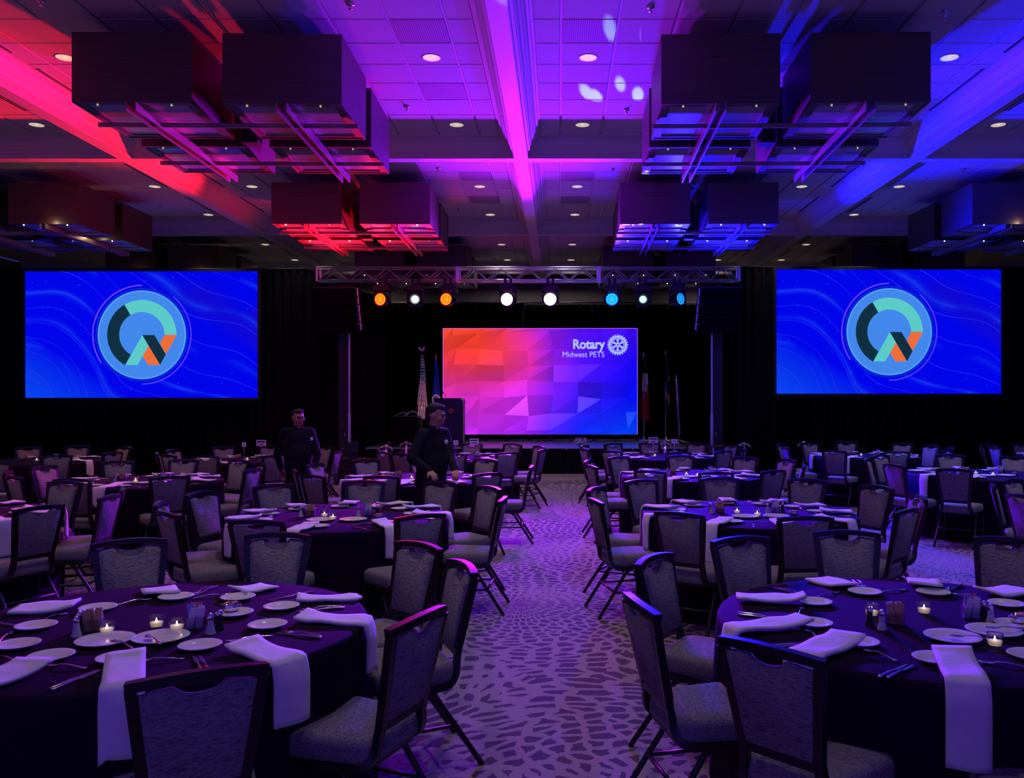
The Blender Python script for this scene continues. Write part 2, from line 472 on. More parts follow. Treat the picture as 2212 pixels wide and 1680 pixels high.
# recessed downlights (with their light) and sprinklers
can0 = None
DLW = 105.0
def rowword(y): return 'first' if y < 11 else 'second' if y < 14 else 'third' if y < 17 else 'fourth' if y < 20 else 'fifth' if y < 23 else 'sixth'
for bi, (x, bw) in enumerate([(-7.64, 'outside the red-lit beam'), (-5.8, 'inside the red-lit beam'), (-1.5, 'on the red side of the centre beam'), (0.34, 'on the blue side of the centre beam'), (4.58, 'inside the blue-lit beam'), (6.42, 'outside the blue-lit beam')]):
    for y in (3.97, 6.45, 10.05, 12.52, 16.17, 18.65, 22.27, 24.75):
        ld = bpy.data.lights.new('downlight_lamp', 'SPOT'); ld.energy = DLW; ld.color = (1.0, 0.83, 0.80)
        ld.spot_size = math.radians(84); ld.spot_blend = 0.9; ld.shadow_soft_size = 0.08
        if y > 22: ld.energy *= 0.6
        if y > 24: ld.spot_size = math.radians(160); ld.energy *= 1.6
        if y < 5: ld.energy *= 0.6
        if True:
            lo = bpy.data.objects.new('downlight_lamp', ld); C.objects.link(lo); lo.location = (x, y, CEIL - 0.09)
        if y < 8.5: continue
        if can0 is None:
            t = empty('downlight', (x, y, CEIL - 0.014))
            MB().lathe([(0.100, -0.003), (0.06, -0.0015), (0.0, -0.001)], 20, caps=False).build('reflector', 'can', t)
            MB().lathe([(0.095, -0.002), (0.118, -0.002), (0.12, 0.004), (0.095, 0.006)], 20, caps=False).build('trim_ring', 'grid', t)
            MB().lathe([(0.0, -0.012), (0.02, -0.0115), (0.02, -0.006), (0.0, -0.006)], 8, c=(0, 0, 0.0)).build('bulb_tip', 'can', t)
            pass
            can0 = t; c = t
        else: c = dup(can0, (x, y, CEIL - 0.014))
        tag(c, 'round recessed downlight, %s row, %s' % (rowword(y), bw), 'downlight', 'recessed downlights')
spr0 = None
for i, (px, py) in enumerate([(757, 12), (879, 232), (1405, 18), (1353, 239), (2043, 27), (88, 4), (163, 356), (346, 446), (947, 365), (992, 452), (1323, 367), (1303, 452), (2081, 366), (1931, 451)]):
    p = at(px, py, z=CEIL - 0.03)
    if spr0 is None:
        t = empty('sprinkler', (p.x, p.y, CEIL - 0.014))
        MB().lathe([(0.0, 0.0), (0.045, 0.0), (0.04, -0.012), (0.0, -0.014)], 14).build('cover_ring', 'chrome', t)
        MB().lathe([(0.012, -0.01), (0.010, -0.045), (0.004, -0.05)], 8).build('nozzle', 'chrome', t)
        MB().lathe([(0.0, -0.05), (0.024, -0.05), (0.022, -0.054), (0.0, -0.054)], 12).build('deflector', 'chrome', t)
        spr0 = t; c = t
    else: c = dup(spr0, (p.x, p.y, CEIL - 0.014))
    side = 'purple-lit tiles' if 700 < px < 1500 else 'blue-lit bay' if px > 1500 else 'red-lit bay' if py < 300 else 'dim outer bay'
    later(c, 'small chrome fire sprinkler on the %s, %s beam row' % (side, 'nearest' if py < 300 else 'second'), 'sprinkler', 'ceiling sprinklers')

# slot diffusers let into the ceiling beside the outer beams
for bx_, sgn, wd in ((BX[1], -1, 'red-lit beam'), (BX[3], 1, 'blue-lit beam')):
    for inner in (0, 1):
        for ya, yb in ((8.6, 9.9), (10.4, 11.9), (14.6, 16.2), (17.0, 18.4), (20.9, 22.2), (23.0, 24.2)):
            x = bx_ + (sgn * 0.69 if not inner else -sgn * 0.37)
            t = empty('slot_diffuser', (x, (ya + yb) / 2, CEIL - 0.014)); h = (yb - ya) / 2; q = 0.045 if not inner else 0.022
            MB().b2((-q, -h, -0.004), (q, h, -0.001)).build('slot', 'black', t)
            f = MB(); f.b2((-q - 0.012, -h, -0.007), (-q, h, 0.0)); f.b2((q, -h, -0.007), (q + 0.012, h, 0.0)); f.build('rim', 'moulding', t)
            if not inner: MB().b2((-0.006, -h, -0.006), (0.006, h, -0.003)).build('vane', 'moulding', t)
            later(t, 'dark slot diffuser %s the %s, %s' % ('along the inside of' if inner else 'outside', wd, 'near bay' if yb < 13 else 'middle bay' if yb < 19 else 'far bay'), 'air diffuser', 'ceiling slot diffusers', (ya if sgn > 0 else ya) * sgn)

# ================================================================== BOX CHANDELIERS
BW, BH, PITCH, BZ = 1.22, 0.72, 1.53, 1.75 + 3.03
def chandelier(loc, label):
    t = empty('box_chandelier', loc)
    th = 0.022
    for ix in (-1, 1):
        for iy in (-1, 1):
            cx, cy = ix * PITCH / 2, iy * PITCH / 2
            m = MB(); h = BW / 2
            m.b2((cx - h, cy - h, 0), (cx + h, cy - h + th, BH)); m.b2((cx - h, cy + h - th, 0), (cx + h, cy + h, BH))
            m.b2((cx - h, cy - h + th, 0), (cx - h + th, cy + h - th, BH)); m.b2((cx + h - th, cy - h + th, 0), (cx + h, cy + h - th, BH))
            m.b2((cx - h + th, cy - h + th, BH - 0.02), (cx + h - th, cy + h - th, BH))
            bx = m.build('shade_box', 'wood', t)
            r = MB(); g = 0.10; z0, z1 = 0.006, 0.03
            r.b2((cx - h + th, cy - h + th, z0), (cx + h - th, cy - h + g, z1)); r.b2((cx - h + th, cy + h - g, z0), (cx + h - th, cy + h - th, z1))
            r.b2((cx - h + th, cy - h + g, z0), (cx - h + g, cy + h - g, z1)); r.b2((cx + h - g, cy - h + g, z0), (cx + h - th, cy + h - g, z1))
            r.build('bottom_rim', 'wood', bx)
            for jx in (-1, 1):
                for jy in (-1, 1):
                    q = h - g; a = 0.005
                    MB().b2((cx + (a if jx > 0 else -q), cy + (a if jy > 0 else -q), 0.016), (cx + (q if jx > 0 else -a), cy + (q if jy > 0 else -a), 0.026)).build('frosted_pane', 'pane', bx)
            for jx in (-0.62, 0.62):
                MB().lathe([(0.0, -0.016), (0.009, -0.013), (0.012, -0.004), (0.009, 0.004)], 8, c=(cx + jx * h, cy - h + 0.06, 0.0)).build('puck_lamp', 'puck', bx)
    e = PITCH / 2 + BW / 2
    for ix in (-1, 1):
        for d in (-0.05, 0.05):                       # paired fins running front to back under each column
            MB().b2((ix * PITCH / 2 + d - 0.007, -e - 0.03, -0.085), (ix * PITCH / 2 + d + 0.007, e + 0.16, 0.004)).build('fin', 'fin', t)
    for iy in (-1, 1):
        MB().b2((-e - 0.04, iy * PITCH / 2 - 0.010, -0.062), (e + 0.04, iy * PITCH / 2 + 0.010, -0.012)).build('cross_bar', 'fin', t)
    MB().b2((-0.09, -0.09, -0.02), (0.09, 0.09, BH - 0.03)).build('hub', 'blackmetal', t)
    top = CEIL + 0.012 - loc[2]
    MB().tube([(0, 0, BH - 0.04), (0, 0, top - 0.03)], 0.025, 8).build('hanging_rod', 'blackmetal', t)
    MB().lathe([(0.0, top - 0.05), (0.10, top - 0.05), (0.10, top), (0.0, top)], 16).build('canopy', 'blackmetal', t)
    tag(t, label, 'chandelier', 'box chandeliers')
    return t
lab = {(1, 1): 'walnut four-box chandelier with red and magenta light on its panes, nearest', (2, 1): 'walnut four-box chandelier lit blue, nearest on the blue side',
       (1, 2): 'walnut four-box chandelier lit red above the truss end', (2, 2): 'smaller walnut four-box chandelier lit deep blue above the truss',
       (0, 2): 'dark walnut four-box chandelier with warm puck lamps above the left screen', (3, 2): 'walnut four-box chandelier cut by the right picture edge',
       (0, 3): 'dark box chandelier just above the left screen drape', (3, 3): 'dark box chandelier just above the right screen drape',
       (1, 3): 'dim box chandelier behind the truss on its red side', (2, 3): 'dim box chandelier behind the truss on its blue side'}
proto = None
for (ix, iy), l in lab.items():
    loc = (COFX[ix], COFY[iy] - 0.08, BZ)
    if proto is None: proto = chandelier(loc, l)
    else:
        c = dup(proto, loc); c['label'] = l
        c.rotation_euler[2] = math.radians({(2, 1): -1.4, (2, 2): -1.0, (1, 2): 0.8, (0, 2): 0.5}.get((ix, iy), 0))
proto.rotation_euler[2] = math.radians(1.2)
_ndim = 0
for o in list(C.objects):
    if o.name.startswith('puck_lamp'):
        r = o.parent.parent; far = r.location.y > 14
        _ndim += 1
        if not far or (_ndim % 3 == 0 and r.location.x < 0):
            o.material_slots[0].link = 'OBJECT'; o.material_slots[0].material = M['puck_off']

for ix, iy in ((0, 2), (0, 3), (3, 2)):                # the lit puck lamps of the outer chandeliers
    for ex, ey in ((-0.55, -1.35), (0.95, -1.35), (0.95, 0.15)):
        pl = bpy.data.lights.new('puck_light', 'POINT'); pl.energy = 0.9; pl.color = (1.0, 0.72, 0.38); pl.shadow_soft_size = 0.02
        po = bpy.data.objects.new('puck_light', pl); C.objects.link(po); po.location = (COFX[ix] + ex, COFY[iy] - 0.08 + ey - 0.13, BZ + 0.02)

# ================================================================== STAGE, DRAPES, SCREENS
SF, SZ = 19.9, 0.60                                  # stage front, stage height
t = empty('stage', (0, 0, 0))
MB().b2((-4.5, SF, SZ - 0.06), (3.4, 24.2, SZ)).build('deck', 'stagetop', t)
m = MB(); R = []
for i in range(187):
    x = -4.5 + 7.9 * i / 186; d = 0.018 * math.sin(i * 1.9) + 0.008 * math.sin(i * 0.7)
    R.append([Vector((x, SF - 0.03 + d, SZ - 0.02)), Vector((x, SF - 0.05 + d * 1.6, 0.0))])
m.add([p for r in R for p in r], [(2 * i, 2 * i + 1, 2 * i + 3, 2 * i + 2) for i in range(186)], True)
m.build('skirt', 'skirt', t, fix=False)
MB().b2((-4.5, SF - 0.012, SZ - 0.055), (3.4, SF + 0.0, SZ + 0.004)).build('edge_strip', 'alu', t)
MB().b2((-4.47, SF + 0.03, 0), (3.37, 24.17, SZ - 0.07)).build('substructure', 'skirt', t)
tag(t, 'low black-skirted stage with a metal front edge below the wall of colour', 'stage')

def drape(name, x0, x1, y, z0, z1, label, amp=0.06, pitch=0.19, y1=None):
    m = MB(); n = max(6, int(abs(x1 - x0) / pitch * 6)); V = []
    if y1 is not None: n = max(n, int(abs(y1 - y) / pitch * 6))
    for i in range(n + 1):
        u = i / n; x = x0 + (x1 - x0) * u; q = y + ((y1 - y) * u if y1 is not None else 0)
        a = amp * math.sin(u * n / 6 * 2 * PI) + amp * 0.4 * math.sin(u * n / 6 * 2.3 + x)
        dx, dy = (0, a) if y1 is None else (a * 0.7, a * 0.7)
        V += [(x + dx * 0.6, q + dy * 0.6, z1), (x + dx, q + dy, (z0 + z1) / 2), (x + dx * 1.15, q + dy * 1.15, z0)]
    F = []
    for i in range(n):
        for j in (0, 1): F.append((3 * i + j, 3 * i + j + 1, 3 * i + 4 + j, 3 * i + 3 + j))
    m.add(V, F, True)
    o = m.build(name, 'drape', fix=False)
    tag(o, label, 'curtain', 'black masking drapes')
    return o
drape('drape', -15.6, -5.45, 19.15, 0.0, 4.63, 'wide black drape around and below the left projection screen')
drape('drape', -5.62, -4.62, 19.3, 0.0, 4.42, 'black drape return angling back beside the left speaker array', y1=22.6)
drape('drape', 3.86, 14.4, 19.15, 0.0, 4.67, 'wide black drape around and below the right projection screen')
drape('drape', 3.84, 4.10, 22.5, 0.0, 4.5, 'black drape return behind the right speaker array', y1=19.45)
drape('drape', -5.8, -1.0, 24.4, 0.0, 4.45, 'black stage backdrop drape behind the two flags and lectern')
drape('drape', -1.25, 5.0, 24.62, 0.0, 4.45, 'black stage backdrop drape behind the blue end of the stage')
for x0, x1, y, z, l in ((-15.6, -5.6, 19.15, 4.64, 'thin pipe carrying the drape around the left screen'), (4.0, 14.4, 19.15, 4.68, 'thin pipe carrying the drape around the right screen'), (-5.8, 5.0, 24.4, 4.47, 'thin pipe carrying the stage backdrop drape')):
    tag(MB().tube([(x0, y, z), (x1, y, z)], 0.02, 8).build('drape_pipe', 'blackmetal'), l, 'pipe', 'drape pipes')

def arc(cx, cz, r, a0, a1, n=24): return [(cx + r * math.cos(math.radians(a0 + (a1 - a0) * i / n)), cz + r * math.sin(math.radians(a0 + (a1 - a0) * i / n))) for i in range(n + 1)]
def side_screen(xa, xb, za, zb, y, label):
    W, H = xb - xa, zb - za
    t = empty('projection_screen', ((xa + xb) / 2, y, 0.0))
    cz = (za + zb) / 2
    f = MB(); b = 0.06
    f.b2((-W / 2 - b, -0.02, za - b), (W / 2 + b, 0.02, za)); f.b2((-W / 2 - b, -0.02, zb), (W / 2 + b, 0.02, zb + b))
    f.b2((-W / 2 - b, -0.02, za), (-W / 2, 0.02, zb)); f.b2((W / 2, -0.02, za), (W / 2 + b, 0.02, zb))
    f.build('frame', 'black', t)
    s = MB().b2((-1, -0.005, -H / W), (1, 0.005, H / W)).build('projected_image', M['screen'], t)
    s.location = (0, 0, cz); s.scale = (W / 2, 1, W / 2)
    for sx in (-1, 1):
        MB().tube([(sx * (W / 2 + 0.03), 0.05, za), (sx * (W / 2 + 0.03), 0.05, 0.0)], 0.025, 8).build('leg', 'drape', t)
    # logo: coordinates in screen pixels of the photograph (502 wide), centred on the disc
    u = W / 502.0; ox, oz = (0.0, 0.0)
    def flat(name, pts, col, lay):
        return MB().poly([((-W / 2) + px * u, -0.008 - 0.0015 * lay, zb - py * u * (H / (272.0 * u))) for px, py in pts]).build(name, emis('logo_' + name, srgb(*col)), t, fix=False)
    cx, cy, kx = 252.0, 136.5, 0.2712            # photo zoom -> pixels
    def P(z): return [(cx + (a - 986) * kx, cy + (b - 561) * kx) for a, b in z]
    def ring(r0, r1, a0, a1, n=40):
        A = [(986 + r0 * math.cos(math.radians(a0 + (a1 - a0) * i / n)), 561 - r0 * math.sin(math.radians(a0 + (a1 - a0) * i / n))) for i in range(n + 1)]
        B = [(986 + r1 * math.cos(math.radians(a0 + (a1 - a0) * i / n)), 561 - r1 * math.sin(math.radians(a0 + (a1 - a0) * i / n))) for i in range(n + 1)]
        return A + B[::-1]
    flat('halo_disc', P(ring(0.0, 372, 0, 360, 64)[65:]), (12, 32, 215), 0)
    flat('pale_rim', P(ring(0, 351, 0, 360, 64)[65:]), (92, 178, 242), 1)
    flat('sky_disc', P(ring(0, 343, 0, 360, 64)[65:]), (66, 136, 236), 2)
    flat('teal_arc', P(ring(276, 180, 0, 120)), (92, 203, 200), 3)
    flat('navy_arc', P(ring(276, 180, 120, 241)), (16, 48, 66), 4)
    flat('orange_upstroke', P([(1166, 563), (1264, 563), (1178, 716), (1130, 632)]), (238, 108, 56), 3)
    flat('orange_foot', P([(1040, 648), (1132, 800), (1036, 800), (992, 728)]), (238, 108, 56), 3)
    flat('teal_stroke', P([(990, 563), (1040, 648), (952, 800), (856, 800)]), (92, 203, 200), 5)
    flat('navy_stroke', P([(990, 563), (1086, 563), (1178, 716), (1132, 800)]), (16, 48, 66), 6)
    flat('outer_arc_upper', P(ring(388, 395, 90, 215)), (140, 84, 235), 3)
    flat('outer_arc_lower', P(ring(388, 395, -90, 50)), (100, 76, 245), 3)
    tag(t, label, 'screen', 'projection screens')
    return t
def zz(py, y): return CAMH - (py - PPY) * y / FPX
def xx(px, y): return (px - PPX) * y / FPX
SY = 18.9
side_screen(xx(55, SY), xx(557, SY), zz(859, SY), zz(586, SY), SY, 'large projection screen with round monogram logo, beside the red lamps')
side_screen(xx(1677, SY), xx(2162, SY), zz(850, SY), zz(582, SY), SY, 'large projection screen with round monogram logo, beside the blue lamps')

# the centre LED wall: a facetted low-relief picture
LY = 23.2
lx0, lx1, lz0, lz1 = xx(957, LY), xx(1377, LY), zz(938, LY), zz(709, LY)
t = empty('led_wall', ((lx0 + lx1) / 2, LY, SZ))
rg = random.Random(4)
ZP = [[(80, 70), (185, 70), (520, 70), (760, 70), (1010, 70), (1250, 70), (1490, 70), (1730, 70), (1985, 70), (2100, 70)],
      [(80, 215), (190, 145), (450, 122), (690, 120), (950, 108), (1185, 100), (1460, 120), (1730, 126), (1988, 140), (2100, 150)],
      [(80, 330), (225, 280), (470, 285), (700, 305), (955, 300), (1235, 285), (1480, 290), (1725, 300), (1992, 285), (2100, 280)],
      [(80, 505), (192, 446), (448, 444), (712, 455), (970, 462), (1230, 452), (1490, 445), (1728, 440), (1980, 458), (2100, 390)],
      [(80, 695), (215, 638), (446, 612), (715, 622), (955, 600), (1228, 625), (1482, 624), (1724, 632), (1992, 624), (2100, 600)],
      [(80, 850), (215, 772), (468, 772), (716, 785), (955, 765), (1228, 750), (1484, 772), (1722, 802), (1992, 775), (2100, 850)],
      [(80, 1000), (300, 985), (448, 945), (722, 962), (972, 976), (1200, 948), (1480, 950), (1735, 945), (1980, 935), (2100, 930)],
      [(80, 1115), (310, 1105), (440, 1102), (715, 1122), (945, 1126), (1205, 1118), (1485, 1100), (1735, 1115), (2000, 1102), (2100, 1040)],
      [(80, 1165), (310, 1165), (440, 1165), (715, 1165), (905, 1165), (1160, 1165), (1480, 1165), (1735, 1165), (1985, 1165), (2100, 1165)]]
G = [[((ZP[8 - j][i][0] - 80) / 2020.0, (1165 - ZP[8 - j][i][1]) / 1095.0) for j in range(9)] for i in range(10)]
SPECIAL = [((450, 380), 1.2, 35), ((600, 370), 1.12, 8), ((880, 900), 1.1, 50), ((1560, 840), 1.3, 55), ((1480, 700), 0.75, 0), ((1600, 690), 0.72, 0), ((1980, 1030), 1.2, 45), ((420, 870), 0.85, 0), ((650, 900), 0.8, 0), ((300, 200), 0.85, 0),
           ((600, 520), 0.78, 0), ((350, 560), 0.85, 0), ((1350, 530), 1.1, 22), ((1550, 520), 1.15, 30), ((850, 180), 1.1, 0), ((1100, 1050), 1.1, 25), ((1280, 1010), 1.2, 30), ((1180, 840), 0.8, 0), ((860, 720), 1.1, 10), ((1850, 710), 0.85, 0)]
CU = [0.0, 0.25, 0.45, 0.62, 1.0]
CV = [0.0, 0.35, 0.70, 1.0]
CT = [[(205, 55, 250), (190, 40, 245), (150, 30, 245), (20, 30, 255), (0, 70, 255)],
      [(215, 45, 190), (225, 45, 215), (190, 40, 240), (80, 26, 252), (0, 12, 255)],
      [(232, 52, 62), (234, 62, 50), (225, 45, 150), (105, 20, 250), (24, 4, 255)],
      [(238, 72, 42), (234, 56, 36), (208, 40, 180), (96, 18, 250), (60, 10, 255)]]
def led_col(u, v):
    u = min(max(u, 0), 1); v = min(max(v, 0), 1)
    i = max(k for k in range(4) if CU[k] <= u + 1e-9); fu = (u - CU[i]) / (CU[i + 1] - CU[i])
    j = max(k for k in range(3) if CV[k] <= v + 1e-9); fv = (v - CV[j]) / (CV[j + 1] - CV[j])
    a = [CT[j][i][k] * (1 - fu) + CT[j][i + 1][k] * fu for k in range(3)]; b = [CT[j + 1][i][k] * (1 - fu) + CT[j + 1][i + 1][k] * fu for k in range(3)]
    return [a[k] * (1 - fv) + b[k] * fv for k in range(3)]
LW, LH = lx1 - lx0, lz1 - lz0
m = MB(); cols = []
def facet(pts):
    m.add([((u - 0.5) * LW, -0.05, lz0 - SZ + v * LH) for u, v in pts], [tuple(range(len(pts)))])
    b = rg.uniform(0.84, 1.1); lift = max(0, rg.uniform(-0.5, 0.3)) * 14
    cu_, cv_ = 80 + 2020 * sum(p[0] for p in pts) / len(pts), 1165 - 1095 * sum(p[1] for p in pts) / len(pts)
    for (sx_, sy_), bb, ll in SPECIAL:
        if math.hypot(cu_ - sx_, cv_ - sy_) < 75: b, lift = bb, ll
    for u, v in pts:
        k = b * rg.uniform(0.93, 1.07); c = led_col(u, v)
        cols.append(srgb(*[min(255, q * (0.35 + 0.65 * k) + lift * 0.6) for q in c]))
for i in range(9):
    for j in range(8):
        a, b, c, d = G[i][j], G[i + 1][j], G[i + 1][j + 1], G[i][j + 1]
        if rg.random() < 0.12: facet([a, b, c, d])
        else: facet([a, b, c]); facet([a, c, d])
pic = m.build('picture', m_attr_emit('led_picture'), t, fix=False)
ca = pic.data.color_attributes.new('Col', 'FLOAT_COLOR', 'CORNER')
for i, c in enumerate(cols): ca.data[i].color = c
MB().b2((-LW / 2 - 0.01, -0.045, lz0 - SZ - 0.02), (LW / 2 + 0.01, 0.06, lz1 - SZ + 0.01)).build('cabinet', 'black', t)
for i in range(10): MB().b2((-LW / 2 + LW * i / 9 - 0.03, -0.1, 0.0), (-LW / 2 + LW * i / 9 + 0.03, 0.3, lz0 - SZ - 0.02)).build('base_foot', 'blackmetal', t)
e = MB()
for a, b in (((-LW / 2, lz1 - SZ - 0.012), (LW / 2, lz1 - SZ)), ((LW / 2 - 0.012, lz0 - SZ), (LW / 2, lz1 - SZ)), ((-LW / 2, lz0 - SZ), (-LW / 2 + 0.012, lz1 - SZ))):
    e.b2((a[0], -0.054, a[1]), (b[0], -0.051, b[1]))
e.build('bright_edge', emis('led_edge', srgb(196, 110, 255)), t)
LOGO = emis('logo_pale', srgb(176, 196, 250))
def words_on(parent, text, px, pyb, h, align, off=0.0, mname=LOGO, spacing=1.0, fw=None):
    cu = bpy.data.curves.new('lettering', 'FONT'); cu.body = text; cu.size = h; cu.align_x = align; cu.offset = off
    cu.space_character = spacing
    cu.materials.append(mname)
    o = bpy.data.objects.new('lettering', cu); C.objects.link(o); o.parent = parent
    o.rotation_euler = (PI / 2, 0, 0)
    p = Vector((xx(px, LY - 0.05) - (lx0 + lx1) / 2, -0.058, zz(pyb, LY - 0.05) - SZ)); o.location = p
    bpy.context.view_layer.update()
    if fw: o.scale = (fw * LY / FPX / o.dimensions.x, 1, 1)
    return o
words_on(t, 'Rotary', 1306, 752.5, 0.345, 'RIGHT', 0.011, fw=69)
words_on(t, 'Midwest PETS', 1306, 771, 0.212, 'RIGHT', fw=90)
def gear(parent, cx, cz, R, y, mname, teeth=24, name='gear_wheel'):
    def ringp(r0, r1, a0=0, a1=360, n=48): return [(r0 * math.cos(math.radians(a0 + (a1 - a0) * i / n)), r0 * math.sin(math.radians(a0 + (a1 - a0) * i / n))) for i in range(n + 1)], [(r1 * math.cos(math.radians(a0 + (a1 - a0) * i / n)), r1 * math.sin(math.radians(a0 + (a1 - a0) * i / n))) for i in range(n + 1)]
    m = MB()
    def band(r0, r1):
        n = 48; V = []
        for i in range(n):
            q = 2 * PI * i / n; V += [(cx + r0 * math.cos(q), y, cz + r0 * math.sin(q)), (cx + r1 * math.cos(q), y, cz + r1 * math.sin(q))]
        m.add(V, [(2 * i, 2 * i + 1, (2 * i + 3) % (2 * n), (2 * i + 2) % (2 * n)) for i in range(n)])
    band(R * 0.70, R * 0.86); band(R * 0.56, R * 0.64); band(R * 0.08, R * 0.19)
    for i in range(teeth):
        q = 2 * PI * i / teeth; d = PI / teeth * 0.62
        m.poly([(cx + r * math.cos(q + s), y, cz + r * math.sin(q + s)) for r, s in ((R * 0.85, -d), (R, -d * 0.6), (R, d * 0.6), (R * 0.85, d))])
    for i in range(6):
        q = PI / 2 + i * PI / 3
        for_ = [(R * 0.17, 0.30), (R * 0.58, 0.13)]
        m.poly([(cx + r * math.cos(q + s), y, cz + r * math.sin(q + s)) for r, s in ((R * 0.17, -0.42), (R * 0.58, -0.17), (R * 0.58, 0.17), (R * 0.17, 0.42))])
    return m.build(name, mname, parent, fix=False)
gear(t, xx(1334, LY) - (lx0 + lx1) / 2, zz(745, LY) - SZ, 22.5 * LY / FPX, -0.058, LOGO)
tag(t, 'wide glowing LED wall of orange, magenta and blue facets behind the stage', 'LED wall')

# ================================================================== TRUSS AND ITS LIGHTS
TX0, TX1 = xx(687, TRUSS_Y), xx(1596, TRUSS_Y)
TZ0, TZ1 = zz(607, TRUSS_Y), zz(580, TRUSS_Y)
t = empty('lighting_truss', ((TX0 + TX1) / 2, TRUSS_Y, TZ0))
L = TX1 - TX0; TH = TZ1 - TZ0; TD = 0.29
for dy in (-TD / 2, TD / 2):
    for z in (0.0, TH): MB().tube([(-L / 2, dy, z), (L / 2, dy, z)], 0.025, 8).build('chord', 'alu', t)
for s in range(3):
    a = -L / 2 + s * L / 3; nb = 10
    for e2 in (a + 0.02, a + L / 3 - 0.02):
        q = MB()
        for dy in (-TD / 2, TD / 2): q.b2((e2 - 0.02, dy - 0.025, -0.02), (e2 + 0.02, dy + 0.025, TH + 0.02))
        for z in (0.0, TH): q.b2((e2 - 0.02, -TD / 2 + 0.025, z - 0.02), (e2 + 0.02, TD / 2 - 0.025, z + 0.02))
        q.build('end_frame', 'alu', t)
    for i in range(nb):
        x0 = a + 0.06 + (L / 3 - 0.12) * i / nb; x1 = a + 0.06 + (L / 3 - 0.12) * (i + 1) / nb
        up = i % 2 == 0
        for dy in (-TD / 2, TD / 2):
            MB().tube([(x0, dy, 0.01 if up else TH - 0.01), (x1, dy, TH - 0.01 if up else 0.01)], 0.011, 6).build('brace', 'alu', t)
        MB().tube([(x0, -TD / 2 if up else TD / 2, 0.0), (x1, TD / 2 if up else -TD / 2, 0.0)], 0.011, 6).build('bottom_brace', 'alu', t)
tag(t, 'long silver box truss hung across the front of the stage', 'truss')
def aim_rot(v):                                     # rotate local -Y onto v
    v = Vector(v).normalized(); return Vector((0, -1, 0)).rotation_difference(v)
def fixture(x, label, face, lamp_mat, spot=False, cat='stage light'):
    t = empty('moving_head_light', (x, TRUSS_Y - TD / 2, TZ0))
    for d in (-0.06, 0.06): MB().b2((d - 0.025, -0.035, -0.13), (d + 0.025, 0.035, 0.035)).build('clamp', 'blackmetal', t)
    b = MB(); b.rings([[Vector((sx * q, sy * 0.10, z)) for sx, sy in ((-1, -1), (1, -1), (1, 1), (-1, 1))] for q, z in ((0.13, -0.24), (0.165, -0.21), (0.165, -0.15), (0.14, -0.12))], smooth=False)
    b.build('base', 'blackmetal', t)
    y = MB()
    for s in (-1, 1): y.tube([(s * 0.12, 0, -0.23), (s * 0.165, 0, -0.27), (s * 0.165, 0, -0.46), (s * 0.15, 0, -0.50)], 0, flat=(0.03, 0.09))
    y.build('yoke', 'blackmetal', t)
    rot = aim_rot(face); hc = Vector((0, 0, -0.42))
    def place(o): o.rotation_mode = 'QUATERNION'; o.rotation_quaternion = rot; o.location = hc
    R_ = 0.145 if not spot else 0.115
    h = MB().lathe([(0.0, -0.15), (R_ * 0.75, -0.14), (R_ * 0.98, -0.04), (R_, 0.06), (R_, 0.13), (R_ * 0.94, 0.13), (R_ * 0.94, 0.10), (0.0, 0.10)], 24, axis='y').build('head', 'blackmetal', t); place(h)
    if spot:
        h2 = MB().b2((-0.125, -0.02, -0.15), (0.125, 0.22, 0.14)).build('housing', 'blackmetal', t); place(h2)
        MB().lathe([(0.0, 0.134), (0.06, 0.132), (0.075, 0.12), (0.075, 0.10)], 20, axis='y').build('lens', lamp_mat, h)
    else:
        MB().lathe([(0.0, 0.104), (R_ * 0.93, 0.104)], 24, axis='y', caps=False).build('lens_plate', lamp_mat[1], h)
        for rr, nn in ((0, 1), (0.05, 6), (0.1, 12)):
            for i in range(nn):
                q = 2 * PI * i / nn + rr
                MB().lathe([(0.0, 0.116), (0.018, 0.114), (0.024, 0.106)], 8, c=(rr * math.cos(q), 0, rr * math.sin(q)), axis='y').build('led_cell', lamp_mat[0], h)
    tag(t, label, cat, 'moving head lights on the truss')
    return t
LM = {'amber': (emis('led_amber', (1.0, 0.19, 0.006), 2.6), emis('plate_amber', (1.0, 0.03, 0.004), 1.3)),
      'white': (emis('led_white', (1.0, 0.85, 1.0), 9.0), emis('plate_pink', (1.0, 0.75, 1.0), 2.0)),
      'cyan': (emis('led_cyan', (0.02, 0.50, 1.0), 1.6), emis('plate_blue', (0.0, 0.12, 1.0), 1.4)),
      'blue': (emis('led_blue', (0.01, 0.30, 1.0), 1.6), emis('plate_blue2', (0.0, 0.02, 0.6), 0.8))}
names = ['amber wash light glowing at the red end of the truss', 'amber wash light above the top corner of the LED wall', 'wash light glowing white with a violet halo, beside the centre beam',
         'wash light glowing white and pink, over the centre of the LED wall', 'cyan-blue round wash light over the gear emblem', 'blue wash light turned aside at the blue end of the truss']
faces = [(-0.25, -1, -0.05), (-0.25, -1, -0.02), (-0.2, -1, -0.05), (-0.05, -1, -0.02), (-0.1, -1, -0.02), (0.75, -1, 0.08)]
